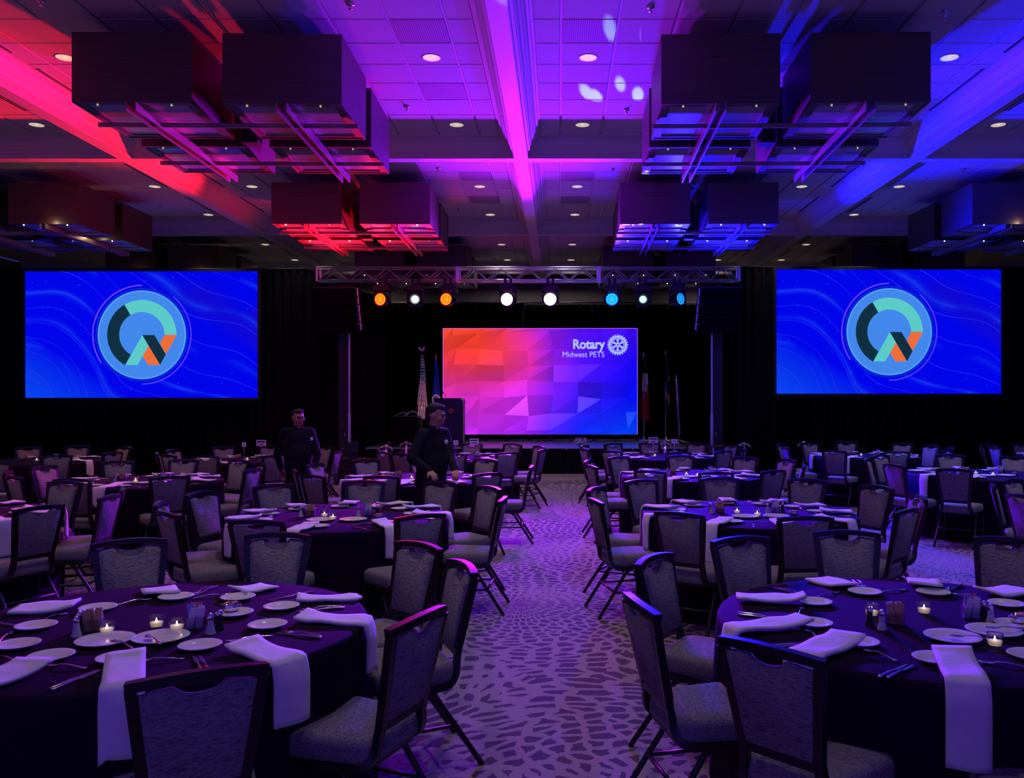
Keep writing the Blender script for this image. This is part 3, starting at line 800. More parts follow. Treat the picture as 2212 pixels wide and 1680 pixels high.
for (x, col, wts, aim, ang), n_, lm, fc in zip(WASH, names, ('amber', 'amber', 'white', 'white', 'cyan', 'blue'), faces):
    fixture(x, n_, fc, LM[lm])
    p = Vector((x, TRUSS_Y - 0.45, TZ0 - 0.42))
    for nm_, f_, a_ in (('wash_beam', 1.0, ang), ('wash_spill', SPILL, 165)):
        ld = bpy.data.lights.new(nm_, 'SPOT'); ld.energy = wts * f_; ld.color = col; ld.spot_size = math.radians(a_); ld.spot_blend = 1.0; ld.shadow_soft_size = 0.11
        lo = bpy.data.objects.new(nm_, ld); C.objects.link(lo); lo.location = p
        lo.rotation_mode = 'QUATERNION'; lo.rotation_quaternion = Vector((0, 0, -1)).rotation_difference((Vector(aim) - p).normalized())
fixture(-3.10, 'spot light with a bright greenish-white lens between the two amber lamps', (0.1, -1, -0.05), emis('spot_lens', (0.75, 1.0, 0.92), 6.0), True)
fixture(1.80, 'dimmer spot light with a small greenish lens between the blue lamps', (-0.05, -1, -0.05), emis('spot_lens_dim', (0.35, 0.75, 0.70), 2.2), True)

gl = bpy.data.lights.new('gobo_beam', 'SPOT'); gl.energy = 6000; gl.color = (0.55, 1.0, 0.80); gl.spot_size = math.radians(13); gl.spot_blend = 0.2; gl.shadow_soft_size = 0.02
gl.use_nodes = True; gt = gl.node_tree; ge = gt.nodes['Emission']
gc = gt.nodes.new('ShaderNodeTexCoord'); gv = gt.nodes.new('ShaderNodeTexVoronoi'); gv.inputs['Scale'].default_value = 24.0
gm = gt.nodes.new('ShaderNodeMath'); gm.operation = 'LESS_THAN'; gm.inputs[1].default_value = 0.26
gt.links.new(gc.outputs['Normal'], gv.inputs['Vector']); gt.links.new(gv.outputs['Distance'], gm.inputs[0]); gt.links.new(gm.outputs[0], ge.inputs['Strength'])
go = bpy.data.objects.new('gobo_beam', gl); C.objects.link(go); go.location = (1.80, TRUSS_Y - 0.42, TZ0 - 0.44)
go.rotation_mode = 'QUATERNION'; go.rotation_quaternion = Vector((0, 0, -1)).rotation_difference((Vector((0.55, 9.3, CEIL)) - go.location).normalized())

# line-array speakers hung below the truss ends
def line_array(px0, px1, s, label):
    y = 18.75; x0, x1 = xx(px0, y), xx(px1, y)
    t = empty('line_array_speaker', ((x0 + x1) / 2, y, zz(625, y)))
    W = x1 - x0; n = 5; h = 0.185
    MB().b2((-W / 2 + 0.05, -0.2, 0.0), (W / 2 - 0.05, 0.2, 0.04)).build('fly_frame', 'blackmetal', t)
    for sx in (-0.3, 0.3): MB().tube([(sx, 0, 0.03), (0, 0, TZ0 - zz(625, y) - 0.02)], 0.008, 6).build('sling', 'blackmetal', t)
    for i in range(n):
        a = math.radians(2.0 * i * i * 0.5); dx = -s * 0.018 * i
        b = MB(); b.box((dx, -0.03 * i * 0.3, -h * (i + 0.5)), (W - 0.08, 0.42, h - 0.012), (a, 0, 0)); cb = b.build('cabinet', mat('speaker_black', (0.003, 0.003, 0.004), 0.7, spec=0.1), t)
        r = MB(); xs = s * (-(W / 2) + 0.02) + dx
        r.tube([(xs, -0.18, -h * i), (xs - s * 0.012, -0.18, -h * (i + 1) + 0.02)], 0, flat=(0.028, 0.02))
        r.tube([(xs + s * 0.045, -0.19, -h * i), (xs + s * 0.035, -0.19, -h * (i + 1) + 0.01)], 0, flat=(0.02, 0.02))
        r.b2((min(xs, xs + s * 0.045), -0.19, -h * (i + 0.5) - 0.015), (max(xs, xs + s * 0.045), -0.17, -h * (i + 0.5) + 0.015))
        r.build('rigging_bar', 'alu', cb)
    tag(t, label, 'speaker', 'line array speakers')
line_array(676, 778, -1, 'black line-array speaker hanging at the red end of the truss')
line_array(1506, 1604, 1, 'black line-array speaker hanging at the blue end of the truss')

# lift towers
def tower(px, s, label):
    y = 19.25; x = xx(px, y); top = zz(612, y)
    t = empty('lift_tower', (x, y, 0))
    MB().b2((-0.11, -0.10, 0.03), (0.11, 0.10, top - 0.05)).build('mast', 'blackmetal', t)
    for a, b in ((0.25, 1.4), (1.4, 2.1), (2.1, zz(722, y))): MB().b2((s * 0.14 - 0.016 - 0.012 * (b < 2), -0.125, a), (s * 0.14 + 0.016 + 0.012 * (b < 2), -0.095, b)).build('cable_guide', 'alu', t)
    for z in (1.15, 1.22, 1.3, 2.55, 2.62, 2.7): MB().lathe([(0.0, 0.004), (0.012, 0.0)], 8, c=(-s * 0.02, -0.101, z), axis='y').build('bolt', 'chrome', t)
    for q in range(4):
        v = Vector((math.cos(q * PI / 2 + PI / 4), math.sin(q * PI / 2 + PI / 4), 0)); MB().tube([(v.x * 0.1, v.y * 0.1, 0.06), (v.x * 0.62, v.y * 0.62, 0.05)], 0, flat=(0.06, 0.06)).build('outrigger', 'blackmetal', t)
    MB().tube([(0.0, -0.12, 1.0), (s * 0.06, -0.16, 0.98), (s * 0.06, -0.22, 0.9)], 0.012, 6).build('crank_handle', 'chrome', t)
    tag(t, label, 'lift tower', 'truss lift towers')
tower(744, 1, 'slim dark lift tower with a pink-lit edge beside the red end')
tower(1549, -1, 'slim dark lift tower with a blue-lit edge beside the blue end')

# ================================================================== THINGS ON AND BEFORE THE STAGE
# lectern
y = 20.7; x0, x1 = xx(938, y), xx(1000, y)
t = empty('lectern', ((x0 + x1) / 2, y, SZ)); W = x1 - x0; H = zz(862, y) - SZ
MB().b2((-W / 2, -0.02, 0.05), (W / 2, 0.0, H)).build('front_panel', mat('lectern_navy', (0.010, 0.010, 0.05), 0.5), t)
MB().b2((-W / 2, 0.0, 0.05), (-W / 2 + 0.02, 0.45, H)).build('side_panel', 'black', t)
MB().b2((W / 2 - 0.02, 0.0, 0.05), (W / 2, 0.45, H)).build('side_panel', 'black', t)
m = MB(); m.add([(-W / 2 - 0.01, -0.03, H), (W / 2 + 0.01, -0.03, H), (W / 2 + 0.01, 0.48, H - 0.10), (-W / 2 - 0.01, 0.48, H - 0.10), (-W / 2 - 0.01, -0.03, H + 0.025), (W / 2 + 0.01, -0.03, H + 0.025), (W / 2 + 0.01, 0.48, H - 0.075), (-W / 2 - 0.01, 0.48, H - 0.075)],
                [(0, 1, 2, 3), (4, 5, 6, 7), (0, 1, 5, 4), (1, 2, 6, 5), (2, 3, 7, 6), (3, 0, 4, 7)]); m.build('reading_top', 'black', t)
MB().tube([(W / 2 + 0.01, -0.03, 0.03), (W / 2 + 0.01, -0.03, H - 0.1), (W / 2 + 0.0, -0.03, H - 0.02), (W / 2 - 0.05, -0.03, H + 0.02)], 0.024, 8).build('metal_edge', 'alu', t)
MB().b2((-W / 2 - 0.04, -0.06, 0.0), (W / 2 + 0.06, 0.5, 0.05)).build('base', 'blackmetal', t)
gear(t, xx(975, y) - (x0 + x1) / 2, zz(887, y) - SZ, 0.066, -0.024, mat('emblem_orange', srgb(214, 120, 70), 0.5), name='emblem')
for s in (-1, 1): MB().tube([(-0.14 + s * 0.06, 0.2, H - 0.04), (-0.14 + s * 0.05, 0.15, H + 0.08), (-0.14, 0.02, H + 0.16)], 0.006, 6).build('microphone_stem', 'blackmetal', t)
MB().lathe([(0.0, -0.02), (0.014, -0.015), (0.016, 0.01), (0.0, 0.025)], 10, c=(-0.14, 0.0, H + 0.17)).build('microphone', 'black', t)
tag(t, 'tall dark lectern with an orange gear emblem and twin microphone stems', 'lectern')

# black draped side table with cables on it
y = 20.6; x0, x1 = xx(850, y), xx(906, y)
t = empty('draped_side_table', ((x0 + x1) / 2, y, SZ)); W = x1 - x0; H = zz(899, y) - SZ
MB().b2((-W / 2, -0.28, H - 0.03), (W / 2, 0.28, H)).build('tabletop', 'black', t)
m = MB(); V = []
for i in range(49):
    u = i / 48; a = 0.012 * math.sin(i * 2.1); V += [(-W / 2 - 0.005 + (W + 0.01) * u, -0.29 + a, H - 0.005), (-W / 2 - 0.01 + (W + 0.02) * u, -0.31 + a * 2, 0.01)]
m.add(V, [(2 * i, 2 * i + 1, 2 * i + 3, 2 * i + 2) for i in range(48)], True); m.build('cloth_skirt', 'skirt', t, fix=False)
for sx in (-1, 1):
    for sy in (-1, 1): MB().tube([(sx * (W / 2 - 0.04), sy * 0.22, 0), (sx * (W / 2 - 0.04), sy * 0.22, H - 0.03)], 0.018, 6).build('leg', 'blackmetal', t)
tag(t, 'black draped side table on the stage beside the lectern', 'table')
tc = Vector(((x0 + x1) / 2, y, SZ + H))
for i, (pts, l) in enumerate([([(0.02, 0, 0.006), (0.06, 0, 0.09), (0.15, 0, 0.125), (0.24, 0, 0.09), (0.27, 0.02, 0.006)], 'pale looped cable standing highest on the draped side table'),
                             ([(-0.08, 0, 0.006), (0.06, 0.01, 0.09), (0.12, 0.02, 0.11)], 'pale straight cable leaning on the draped side table'),
                             ([(-0.29, 0, 0.006), (-0.12, 0.03, 0.085), (-0.04, 0.03, 0.10), (0.0, 0.03, 0.01)], 'thin grey cable bent at the outer end of the draped table')]):
    tag(MB().tube([tc + Vector(p) for p in pts], 0.012 if i < 2 else 0.007, 8).build('cable', 'white'), l, 'cable', 'cables on the side table')

# flags
def m_flag(name):
    m = mat(name, (1, 1, 1), 0.75, spec=0.2); t = NT(m); a = t.n('VertexColor', layer_name='Col'); t.l(a.outputs[0], t.b.inputs['Base Color'])
    return m
FLAGM = m_flag('flag_cloth')
def flag(pxp, pyt, pyb, y, colf, label, w0=0.05, w1=0.27, top=None, lean=0.0, finial='ball'):
    x = xx(pxp, y); zt, zb = zz(pyt, y) - SZ, zz(pyb, y) - SZ
    t = empty('flag_on_pole', (x, y, SZ))
    ptop = zt + 0.06
    MB().tube([(0, 0, 0.02), (lean, 0, ptop)], 0.014, 8).build('pole', 'chrome', t)
    MB().lathe([(0.0, 0.0), (0.15, 0.0), (0.14, 0.03), (0.03, 0.05), (0.02, 0.12), (0.0, 0.12)], 16).build('base', 'chrome', t)
    f = MB()
    if finial == 'eagle':
        f.lathe([(0.0, 0.0), (0.03, 0.01), (0.035, 0.05), (0.0, 0.09)], 10, c=(lean, 0, ptop + 0.03))
        for s in (-1, 1): f.add([(lean, 0, ptop + 0.10), (lean + s * 0.07, -0.01, ptop + 0.16), (lean + s * 0.09, 0, ptop + 0.08), (lean + s * 0.02, 0.01, ptop + 0.03)], [(0, 1, 2, 3)])
    else: f.lathe([(0.0, -0.01), (0.02, 0.0), (0.022, 0.03), (0.008, 0.08), (0.0, 0.13)], 10, c=(lean, 0, ptop))
    f.build('finial', 'chrome', t)
    nu, nv = 26, 84; V = []; F = []
    for j in range(nv + 1):
        v = j / nv; wd = w0 + (w1 - w0) * min(1, v * 1.25) ** 0.8
        for i in range(nu + 1):
            u = i / nu
            dip = 0.05 * math.sin(u * PI) * (v > 0.9) * (v - 0.9) * 10
            V.append((lean * (1 - v) - wd * 0.35 + wd * u + 0.015 * math.sin(v * 5 + u), -0.03 - 0.035 * math.sin(u * 9.5 + v * 2.2) * (0.3 + v), zt + (zb - zt) * v - dip - 0.06 * u * v))
    for j in range(nv):
        for i in range(nu): F.append((j * (nu + 1) + i, (j + 1) * (nu + 1) + i, (j + 1) * (nu + 1) + i + 1, j * (nu + 1) + i + 1))
    o = MB().add(V, F, True).build('cloth', FLAGM, t, fix=False)
    ca = o.data.color_attributes.new('Col', 'FLOAT_COLOR', 'CORNER'); k = 0
    for p in o.data.polygons:
        j, i = divmod(p.index, nu); c = srgb(*colf((i + 0.5) / nu, (j + 0.5) / nv))
        for _ in p.loop_indices: ca.data[k].color = c; k += 1
    tag(t, label, 'flag', 'flags on the stage')
def c_us(u, v):
    if v < 0.40 + 0.06 * u:
        a, b = u * 4 + (int(v * 22) % 2) * 0.5, v * 22
        return (225, 228, 240) if abs(a % 1 - 0.5) < 0.25 and abs(b % 1 - 0.5) < 0.30 else (28, 30, 84)
    return (200, 52, 48) if ((u * 1.0 + v * 0.45) * 5.2) % 1 < 0.45 else (232, 232, 238)
def c_club(u, v):
    d = math.hypot((u - 0.55) * 0.26, (v - 0.82) * 1.25)
    if d < 0.15 and (d > 0.10 or (int(math.degrees(math.atan2(v - 0.82, (u - 0.55) * 0.2)) // 30) % 2 == 0)): return (236, 220, 170)
    return (16, 48, 170)
def c_mex(u, v):
    if 0.42 < v < 0.58 and u > 0.7: return (150, 120, 90)
    return (18, 60, 44) if v < 0.25 else (222, 220, 226) if v < 0.55 else (170, 28, 44)
def c_bra(u, v):
    if math.hypot((u - 0.95) * 0.26, (v - 0.55) * 1.05) < 0.14: return (20, 36, 120)
    return (206, 170, 60) if abs(v - 0.60) / 0.27 + abs(u - 0.9) / 0.85 < 1 else (20, 84, 56)
FY = 22.7
flag(911, 766, 898, FY, c_us, 'stars and stripes flag hanging on a pole with an eagle finial', finial='eagle', w1=0.25)
flag(941, 778, 880, FY, c_club, 'royal blue flag with a pale gear emblem half behind the lectern', w1=0.22)
flag(1391, 774, 902, FY, c_mex, 'dark green, white and red flag beside the blue edge of the LED wall', w1=0.25)
flag(1438, 770, 888, FY, c_bra, 'dim green flag with a yellow diamond and blue disc', w1=0.20)
flag(1467, 822, 930, 21.4, lambda u, v: (205, 200, 220), 'slim furled pale flag leaning on the blue end of the stage', w0=0.02, w1=0.075, lean=-0.07)

c = Vector((xx(880, 21.0), 21.0, SZ)); t = empty('added_fill_uplight', c)  # unseen uplight, added only to brighten the flags
MB().lathe([(0.0, 0.03), (0.07, 0.03), (0.08, 0.16), (0.07, 0.18), (0.0, 0.17)], 16).build('lamp_can', 'blackmetal', t)
MB().lathe([(0.0, 0.182), (0.066, 0.181)], 16, caps=False).build('lens', emis('added_fill_lens', (1.0, 0.85, 0.9), 2.0), t)
MB().b2((-0.1, -0.02, 0.0), (0.1, 0.02, 0.03)).build('bracket', 'blackmetal', t)
tag(t, 'small black uplight added out of sight behind the draped table to brighten the flags', 'stage light')
ul = bpy.data.lights.new('added_fill_lamp', 'SPOT'); ul.energy = 40; ul.color = (1.0, 0.85, 0.95); ul.spot_size = math.radians(70); ul.spot_blend = 0.8; ul.shadow_soft_size = 0.05
uo = bpy.data.objects.new('added_fill_lamp', ul); C.objects.link(uo); uo.location = c + Vector((0, 0, 0.2))
uo.rotation_mode = 'QUATERNION'; uo.rotation_quaternion = Vector((0, 0, -1)).rotation_difference((Vector((xx(922, FY), FY, 2.2)) - uo.location).normalized())

# flower spray on the stage lip
c = at(1255, 946, y=20.3); t = empty('flower_spray', (c.x, c.y, SZ))
rg = random.Random(3)
for i in range(16):
    p = Vector((rg.uniform(-0.15, 0.15), rg.uniform(-0.08, 0.08), rg.uniform(0.05, 0.2)))
    b = MB()
    for q in range(5):
        a = q * 2 * PI / 5; b.add([p + Vector((0, 0, 0)), p + Vector((0.035 * math.cos(a - 0.5), -0.012, 0.035 * math.sin(a - 0.5))), p + Vector((0.05 * math.cos(a), -0.02, 0.05 * math.sin(a))), p + Vector((0.035 * math.cos(a + 0.5), -0.012, 0.035 * math.sin(a + 0.5)))], [(0, 1, 2, 3)])
    b.build('blossom', mat('petal', srgb(180, 180, 215), 0.7), t, fix=False)
    MB().tube([(p.x * 0.3, p.y, 0.0), p], 0.004, 5).build('stem', mat('stem_green', (0.03, 0.08, 0.03), 0.7), t)
tag(t, 'small spray of pale blossoms at the stage lip below the LED wall', 'flowers')

# loudspeakers and cases on the floor before the stage
def speaker_box(px0, px1, py0, py1, y, name, label, z0=None, d=0.3, turn=0.35):
    x0, x1, za, zb = xx(px0, y), xx(px1, y), (zz(py1, y) if z0 is None else z0), zz(py0, y)
    t = empty(name, ((x0 + x1) / 2, y, za), turn); W, H = x1 - x0, zb - za
    b = MB(); b.rings([[Vector((-W / 2 * f, -d / 2, z)) if k == 0 else Vector((W / 2 * f, -d / 2, z)) if k == 1 else Vector((W / 2 * g, d / 2, z)) if k == 2 else Vector((-W / 2 * g, d / 2, z)) for k in range(4)] for f, g, z in ((0.95, 0.7, 0), (1, 0.75, 0.02), (1, 0.75, H - 0.02), (0.95, 0.7, H))], smooth=False)
    b.build('cabinet', mat('speaker_blue_black', (0.02, 0.02, 0.035), 0.5), t)
    MB().lathe([(0.0, 0.0), (W * 0.32, 0.008), (W * 0.36, 0.0)], 20, c=(0, -d / 2 - 0.002, H * 0.38), axis='y').build('woofer', 'black', t)
    MB().lathe([(0.0, 0.0), (W * 0.14, 0.006), (W * 0.17, 0.0)], 16, c=(0, -d / 2 - 0.002, H * 0.78), axis='y').build('tweeter', 'black', t)
    tag(t, label, 'speaker')
def road_case(px0, px1, py0, y, label):
    x0, x1, zb = xx(px0, y), xx(px1, y), zz(py0, y)
    t = empty('road_case', ((x0 + x1) / 2, y, 0)); W = x1 - x0
    MB().b2((-W / 2, -0.3, 0.02), (W / 2, 0.3, zb - 0.03)).build('body', 'black', t)
    MB().b2((-W / 2 - 0.01, -0.31, zb - 0.03), (W / 2 + 0.01, 0.31, zb)).build('lid', 'blackmetal', t)
    for s in (-1, 1): MB().tube([(s * W / 2, -0.31, 0.02), (s * W / 2, -0.31, zb - 0.03)], 0, flat=(0.025, 0.025)).build('corner_rail', 'alu', t)
    MB().tube([(-0.12, -0.305, zb * 0.62), (-0.1, -0.335, zb * 0.6), (0.1, -0.335, zb * 0.6), (0.12, -0.305, zb * 0.62)], 0.012, 6).build('handle', 'blackmetal', t)
    tag(t, label, 'case')
road_case(727, 792, 989, 17.6, 'low black road case behind the third table left of the aisle')
speaker_box(752, 770, 955, 986, 17.6, 'powered_speaker', 'small powered speaker with a round woofer on the road case', z0=zz(989, 17.6), turn=0.5)
road_case(1535, 1600, 962, 18.2, 'black road case below the blue-lit lift tower')

# rope stanchions
st0 = None
for px, py, y, l in ((834, 960, 17.0, 'chrome stanchion with angled hooks behind the fourth table left of the aisle'), (877, 950, 18.4, 'chrome stanchion with a rope hanging from it before the draped table'),
                     (1437, 955, 18.2, 'chrome stanchion between the table signs on the blue side'), (1607, 955, 18.0, 'chrome stanchion with two hooks below the blue lift tower'), (1736, 951, 18.4, 'chrome stanchion top peeking above chairs below the right screen')):
    h = zz(py, y)
    if st0 is None:
        t = empty('stanchion', (xx(px, y), y, 0)); h0 = h
        MB().lathe([(0.0, 0.0), (0.16, 0.0), (0.15, 0.02), (0.04, 0.04), (0.0, 0.04)], 20).build('base', 'chrome', t)
        MB().tube([(0, 0, 0.03), (0, 0, h - 0.06)], 0.035, 10).build('post', 'chrome', t)
        MB().lathe([(0.0, h - 0.06), (0.05, h - 0.055), (0.05, h - 0.02), (0.02, h), (0.0, h)], 14).build('cap', 'chrome', t)
        for s in (-1, 1): MB().tube([(s * 0.04, 0, h - 0.04), (s * 0.09, -0.01, h - 0.06), (s * 0.14, -0.02, h - 0.11)], [0.014, 0.02, 0.022], 8).build('hook', 'chrome', t)
        st0 = t; c = t
    else: c = dup(st0, (xx(px, y), y, h - h0))
    tag(c, l, 'stanchion', 'rope stanchions')
    if c is not st0: c.location.z = 0
a, b = Vector((xx(840, 17.0), 17.0, zz(964, 17.0))), Vector((xx(873, 18.4), 18.4, zz(955, 18.4)))
tag(MB().tube([a.lerp(b, i / 10) + Vector((0, 0, -0.9 * (i / 10) * (1 - i / 10))) for i in range(11)], 0.016, 8).build('stanchion_rope', mat('rope', (0.02, 0.02, 0.03), 0.8)), 'dark rope sagging between two chrome stanchions', 'rope')

# ================================================================== CHAIRS
def rr_outline(wf, wb, y0, y1, r, n=5):
    """rounded trapezoid outline, front (y1) wide wf, back (y0) wide wb"""
    cs = [(wf / 2 - r, y1 - r, 0), (-(wf / 2 - r), y1 - r, 90), (-(wb / 2 - r), y0 + r, 180), (wb / 2 - r, y0 + r, 270)]
    return [(cx + r * math.cos(math.radians(a + 90 * i / n)), cy + r * math.sin(math.radians(a + 90 * i / n))) for cx, cy, a in cs for i in range(n + 1)]
def bez(pts, n=6):
    """smooth a polyline (Catmull-Rom)"""
    P = [Vector(p) for p in pts]; out = []
    for i in range(len(P) - 1):
        p0, p1, p2, p3 = P[max(i - 1, 0)], P[i], P[i + 1], P[min(i + 2, len(P) - 1)]
        for k in range(n):
            t = k / n
            out.append(0.5 * ((2 * p1) + (p2 - p0) * t + (2 * p0 - 5 * p1 + 4 * p2 - p3) * t * t + (3 * p1 - p0 - 3 * p2 + p3) * t ** 3))
    out.append(P[-1])
    return out
CH = 0.912
def back_pt(u, v, off=0.0):
    """point on the leaning back: u -1..1 across, v 0..1 up (seat to crest)"""
    hw = 0.132 + (0.168 - 0.132) * v
    z = 0.545 + (0.872 - 0.545) * v; y_ = -0.222 - 0.070 * v
    bow = 0.018 * (1 - u * u) * v
    return Vector((u * hw, y_ - bow - off, z + 0.018 * (1 - u * u) * v))
def make_chair():
    t = empty('banquet_chair')
    base = rr_outline(0.455, 0.40, -0.205, 0.200, 0.07)
    def rg_(k, z, puff=0): return [Vector((x * k, y_ * k + 0.015 * (1 - k), z)) for x, y_ in base]
    s = MB(); s.rings([rg_(0.93, 0.398), rg_(0.985, 0.404), rg_(1.0, 0.425), rg_(1.0, 0.462), rg_(0.975, 0.482), rg_(0.90, 0.493), rg_(0.6, 0.499), rg_(0.2, 0.501)]); s.build('seat', 'fabric', t)
    # rear board with the D-shaped hand-hold, and the front cushion scooped lower round it
    def outline(hw_, depth, edge_):
        top = []
        for i in range(37):
            u = -1 + 2 * i / 36; v = 1.0
            if abs(u) < hw_: v = 1.0 - depth * math.sqrt(max(0, 1 - (u / hw_) ** 2))
            elif abs(u) > 0.9: v = 1.0 - edge_ * (abs(u) - 0.9) * 10
            top.append((u, v))
        return top + [(1.0, (1 - edge_ - 0.02) * (1 - i / 8)) for i in range(9)] + [(1 - 2 * i / 10, 0.0) for i in range(1, 10)] + [(-1.0, (1 - edge_ - 0.02) * i / 8) for i in range(9)]
    def slab(ol, secs, name, zoff=0.0):
        p = MB(); p.rings([[back_pt(u * k, 0.5 + (v - 0.5) * k + zoff, off) for u, v in ol] for k, off in secs]); p.build(name, 'fabric', t)
    slab(outline(0.40, 0.095, 0.0), ((0.97, 0.016), (1.0, 0.012), (1.0, -0.004)), 'back_board', 0.015)
    slab(outline(0.50, 0.165, 0.03), ((0.995, -0.004), (0.995, -0.012), (0.97, -0.026), (0.91, -0.034)), 'back_cushion')
    f = MB()
    for sx in (-1, 1): f.tube([back_pt(sx * 1.10, q / 8.0 * 1.07) for q in range(0, 9)], 0, flat=(0.032, 0.034), up=(1, 0, 0))
    f.tube([back_pt(-1.19 + 2.38 * i / 14, 1.0) + Vector((0, 0, 0.026 + 0.010 * (2 * i / 14 - 1) ** 2)) for i in range(15)], 0, flat=(0.036, 0.030), up=(0, 0, 1))
    f.tube([back_pt(-1.08, -0.03), back_pt(1.08, -0.03)], 0, flat=(0.03, 0.03))
    f.build('back_frame', 'frame', t)
    for sx in (-1, 1):
        j = MB(); a = back_pt(sx * 1.10, 0.02)
        j.tube(bez([a, (sx * 0.150, -0.214, 0.50), (sx * 0.160, -0.205, 0.435), (sx * 0.182, -0.165, 0.392), (sx * 0.195, -0.09, 0.385), (sx * 0.20, 0.03, 0.388)], 4), 0, flat=(0.030, 0.034), up=(1, 0, 0)); j.build('back_upright', 'frame', t)
        l = MB(); l.tube(bez([(sx * 0.195, 0.02, 0.388), (sx * 0.20, 0.11, 0.388), (sx * 0.207, 0.155, 0.372), (sx * 0.212, 0.180, 0.32), (sx * 0.216, 0.188, 0.20), (sx * 0.220, 0.196, 0.0)], 4), 0.0135, 8); l.build('leg', 'frame', t)
        l = MB(); l.tube(bez([(sx * 0.190, 0.08, 0.383), (sx * 0.190, -0.03, 0.380), (sx * 0.193, -0.085, 0.355), (sx * 0.197, -0.125, 0.30), (sx * 0.215, -0.32, 0.0)], 4), 0.0135, 8); l.build('leg', 'frame', t)
        MB().tube([(sx * 0.203, -0.185, 0.20), (sx * 0.214, 0.188, 0.20)], 0.009, 6).build('stretcher', 'frame', t)
    MB().tube([(-0.203, -0.19, 0.205), (0.203, -0.19, 0.205)], 0.010, 6).build('stretcher', 'frame', t)
    r = MB(); b2 = rr_outline(0.42, 0.37, -0.185, 0.182, 0.06)
    r.rings([[Vector((x, y_, z)) for x, y_ in b2] for z in (0.378, 0.399)], smooth=False); r.build('seat_pan', 'frame', t)
    return t
CHAIR0 = make_chair(); chair_used = False

# tables: name -> (words, centre, chairs as (x, y) of the crest seen at these pixels)
def crest(px, py):
    d = FPX * (CAMH - CH) / (py - PPY); return ((px - PPX) * d / FPX, d)
TAB = {
 'L1': ('the front table left of the aisle', (-1.76, 3.72), [(432, 1452), (882, 1330), (1003, 1222), (903, 1177), (601, 1156), (279, 1170)]),
 'R1': ('the front table right of the aisle', (1.62, 3.80), [(1667, 1404), (1378, 1303), (1408, 1207), (1597, 1165), (1824, 1151), (2179, 1167), (2412, 1483)]),
 'L2': ('the second table left of the aisle', (-1.84, 7.15), [(375, 1108), (357, 1088), (449, 1066), (596, 1050), (560, 1125), (789, 1041), (868, 1106), (955, 1043), (1010, 1077), (1059, 1054)]),
 'R2': ('the second table right of the aisle', (1.62, 7.35), [(1477, 1108), (1309, 1081), (1285, 1056), (1383, 1039), (1557, 1034), (1742, 1037), (1895, 1052), (1958, 1103), (1986, 1074), (1731, 1116)]),
 'L3': ('the third table left of the aisle', (-1.72, 10.45), [(637, 1017), (677, 1029), (678, 1004), (833, 1028), (1014, 1020), (1049, 993), (1103, 1008), (789, 994)]),
 'R3': ('the third table right of the aisle', (1.70, 10.95), [(1411, 1018), (1543, 1021), (1667, 1018), (1288, 1007), (1271, 996), (1336, 988), (1472, 986), (1612, 989), (1701, 994), (1729, 1007)]),
 'L4': ('the stage-end table left of the aisle', (-1.60, 14.15), [(1077, 977), (1148, 972), (1166, 965), (1107, 960), (1019, 959), (867, 981), (979, 982), (827, 978), (838, 969)]),
 'R4': ('the stage-end table right of the aisle', (1.72, 14.50), [(1322, 975), (1462, 977), (1555, 975), (1265, 970), (1273, 963.5), (1324, 959), (1408, 959), (1507, 958), (1581, 962), (1609, 970)]),
 'OA': ('the table at the left picture edge under the screen', (-8.15, 13.45), [(59, 967), (170, 964), (220, 978), (251, 967), (117, 984), (-12, 1000)]),
 'OB': ('the third-row table left of the aisle tables', (-4.94, 10.15), [(117, 1009), (34, 1020), (43, 1031), (179, 1033), (256, 999), (355, 1027), (395, 994), (509, 1015), (549, 1003), (517, 996)]),
 'OC': ('the second-row table at the left picture edge', (-5.20, 7.15), [(88, 1049), (78, 1097), (206, 1072), (212, 1060)]),
 'OE': ('the table with two signs below the left screen', (-4.86, 13.60), [(484, 966), (586, 963.5), (449, 986), (394, 972.5), (346, 979), (364, 984), (597, 985), (681, 967), (702, 975), (722, 970)]),
 'OF': ('the table below the right screen', (5.20, 14.60), [(1684, 961), (1708, 967), (1747, 957), (1828, 955), (1807, 974), (1924, 975), (1949, 958), (2012, 963), (2026, 973), (2054, 968)]),
 'OG': ('the third-row table right of the aisle tables', (5.48, 11.10), [(1901, 985), (1872, 992), (1939, 1005), (2060, 1015), (2052, 983), (2190, 987)]),
 'OH': ('the second-row table at the right picture edge', (5.40, 7.55), [(2145, 1048), (2184, 1038), (2205, 1072)]),
 'OI': ('the far table at the right picture edge', (8.75, 14.50), [(2119, 962), (2141, 959), (2184, 967), (2208, 958)]),
}
SHORT = {'L1': 'the front table left of aisle', 'R1': 'the front table right of aisle', 'L2': 'the second table left of aisle', 'R2': 'the second table right of aisle', 'L3': 'the third table left of aisle', 'R3': 'the third table right of aisle',
         'L4': 'the stage-end table left of aisle', 'R4': 'the stage-end table right of aisle', 'OA': 'the far-left screen-side table', 'OB': 'the outer-left third-row table', 'OC': 'the outer-left second-row table', 'OE': 'the outer-left table with signs',
         'OF': 'the table below the right screen', 'OG': 'the outer-right third-row table', 'OH': 'the outer-right second-row table', 'OI': 'the far-right back-row table'}
TR, TZ = 0.905, 0.765                                # table radius, height of the cloth on top
BACK = 0.30                                          # crest stands this far behind the chair's origin
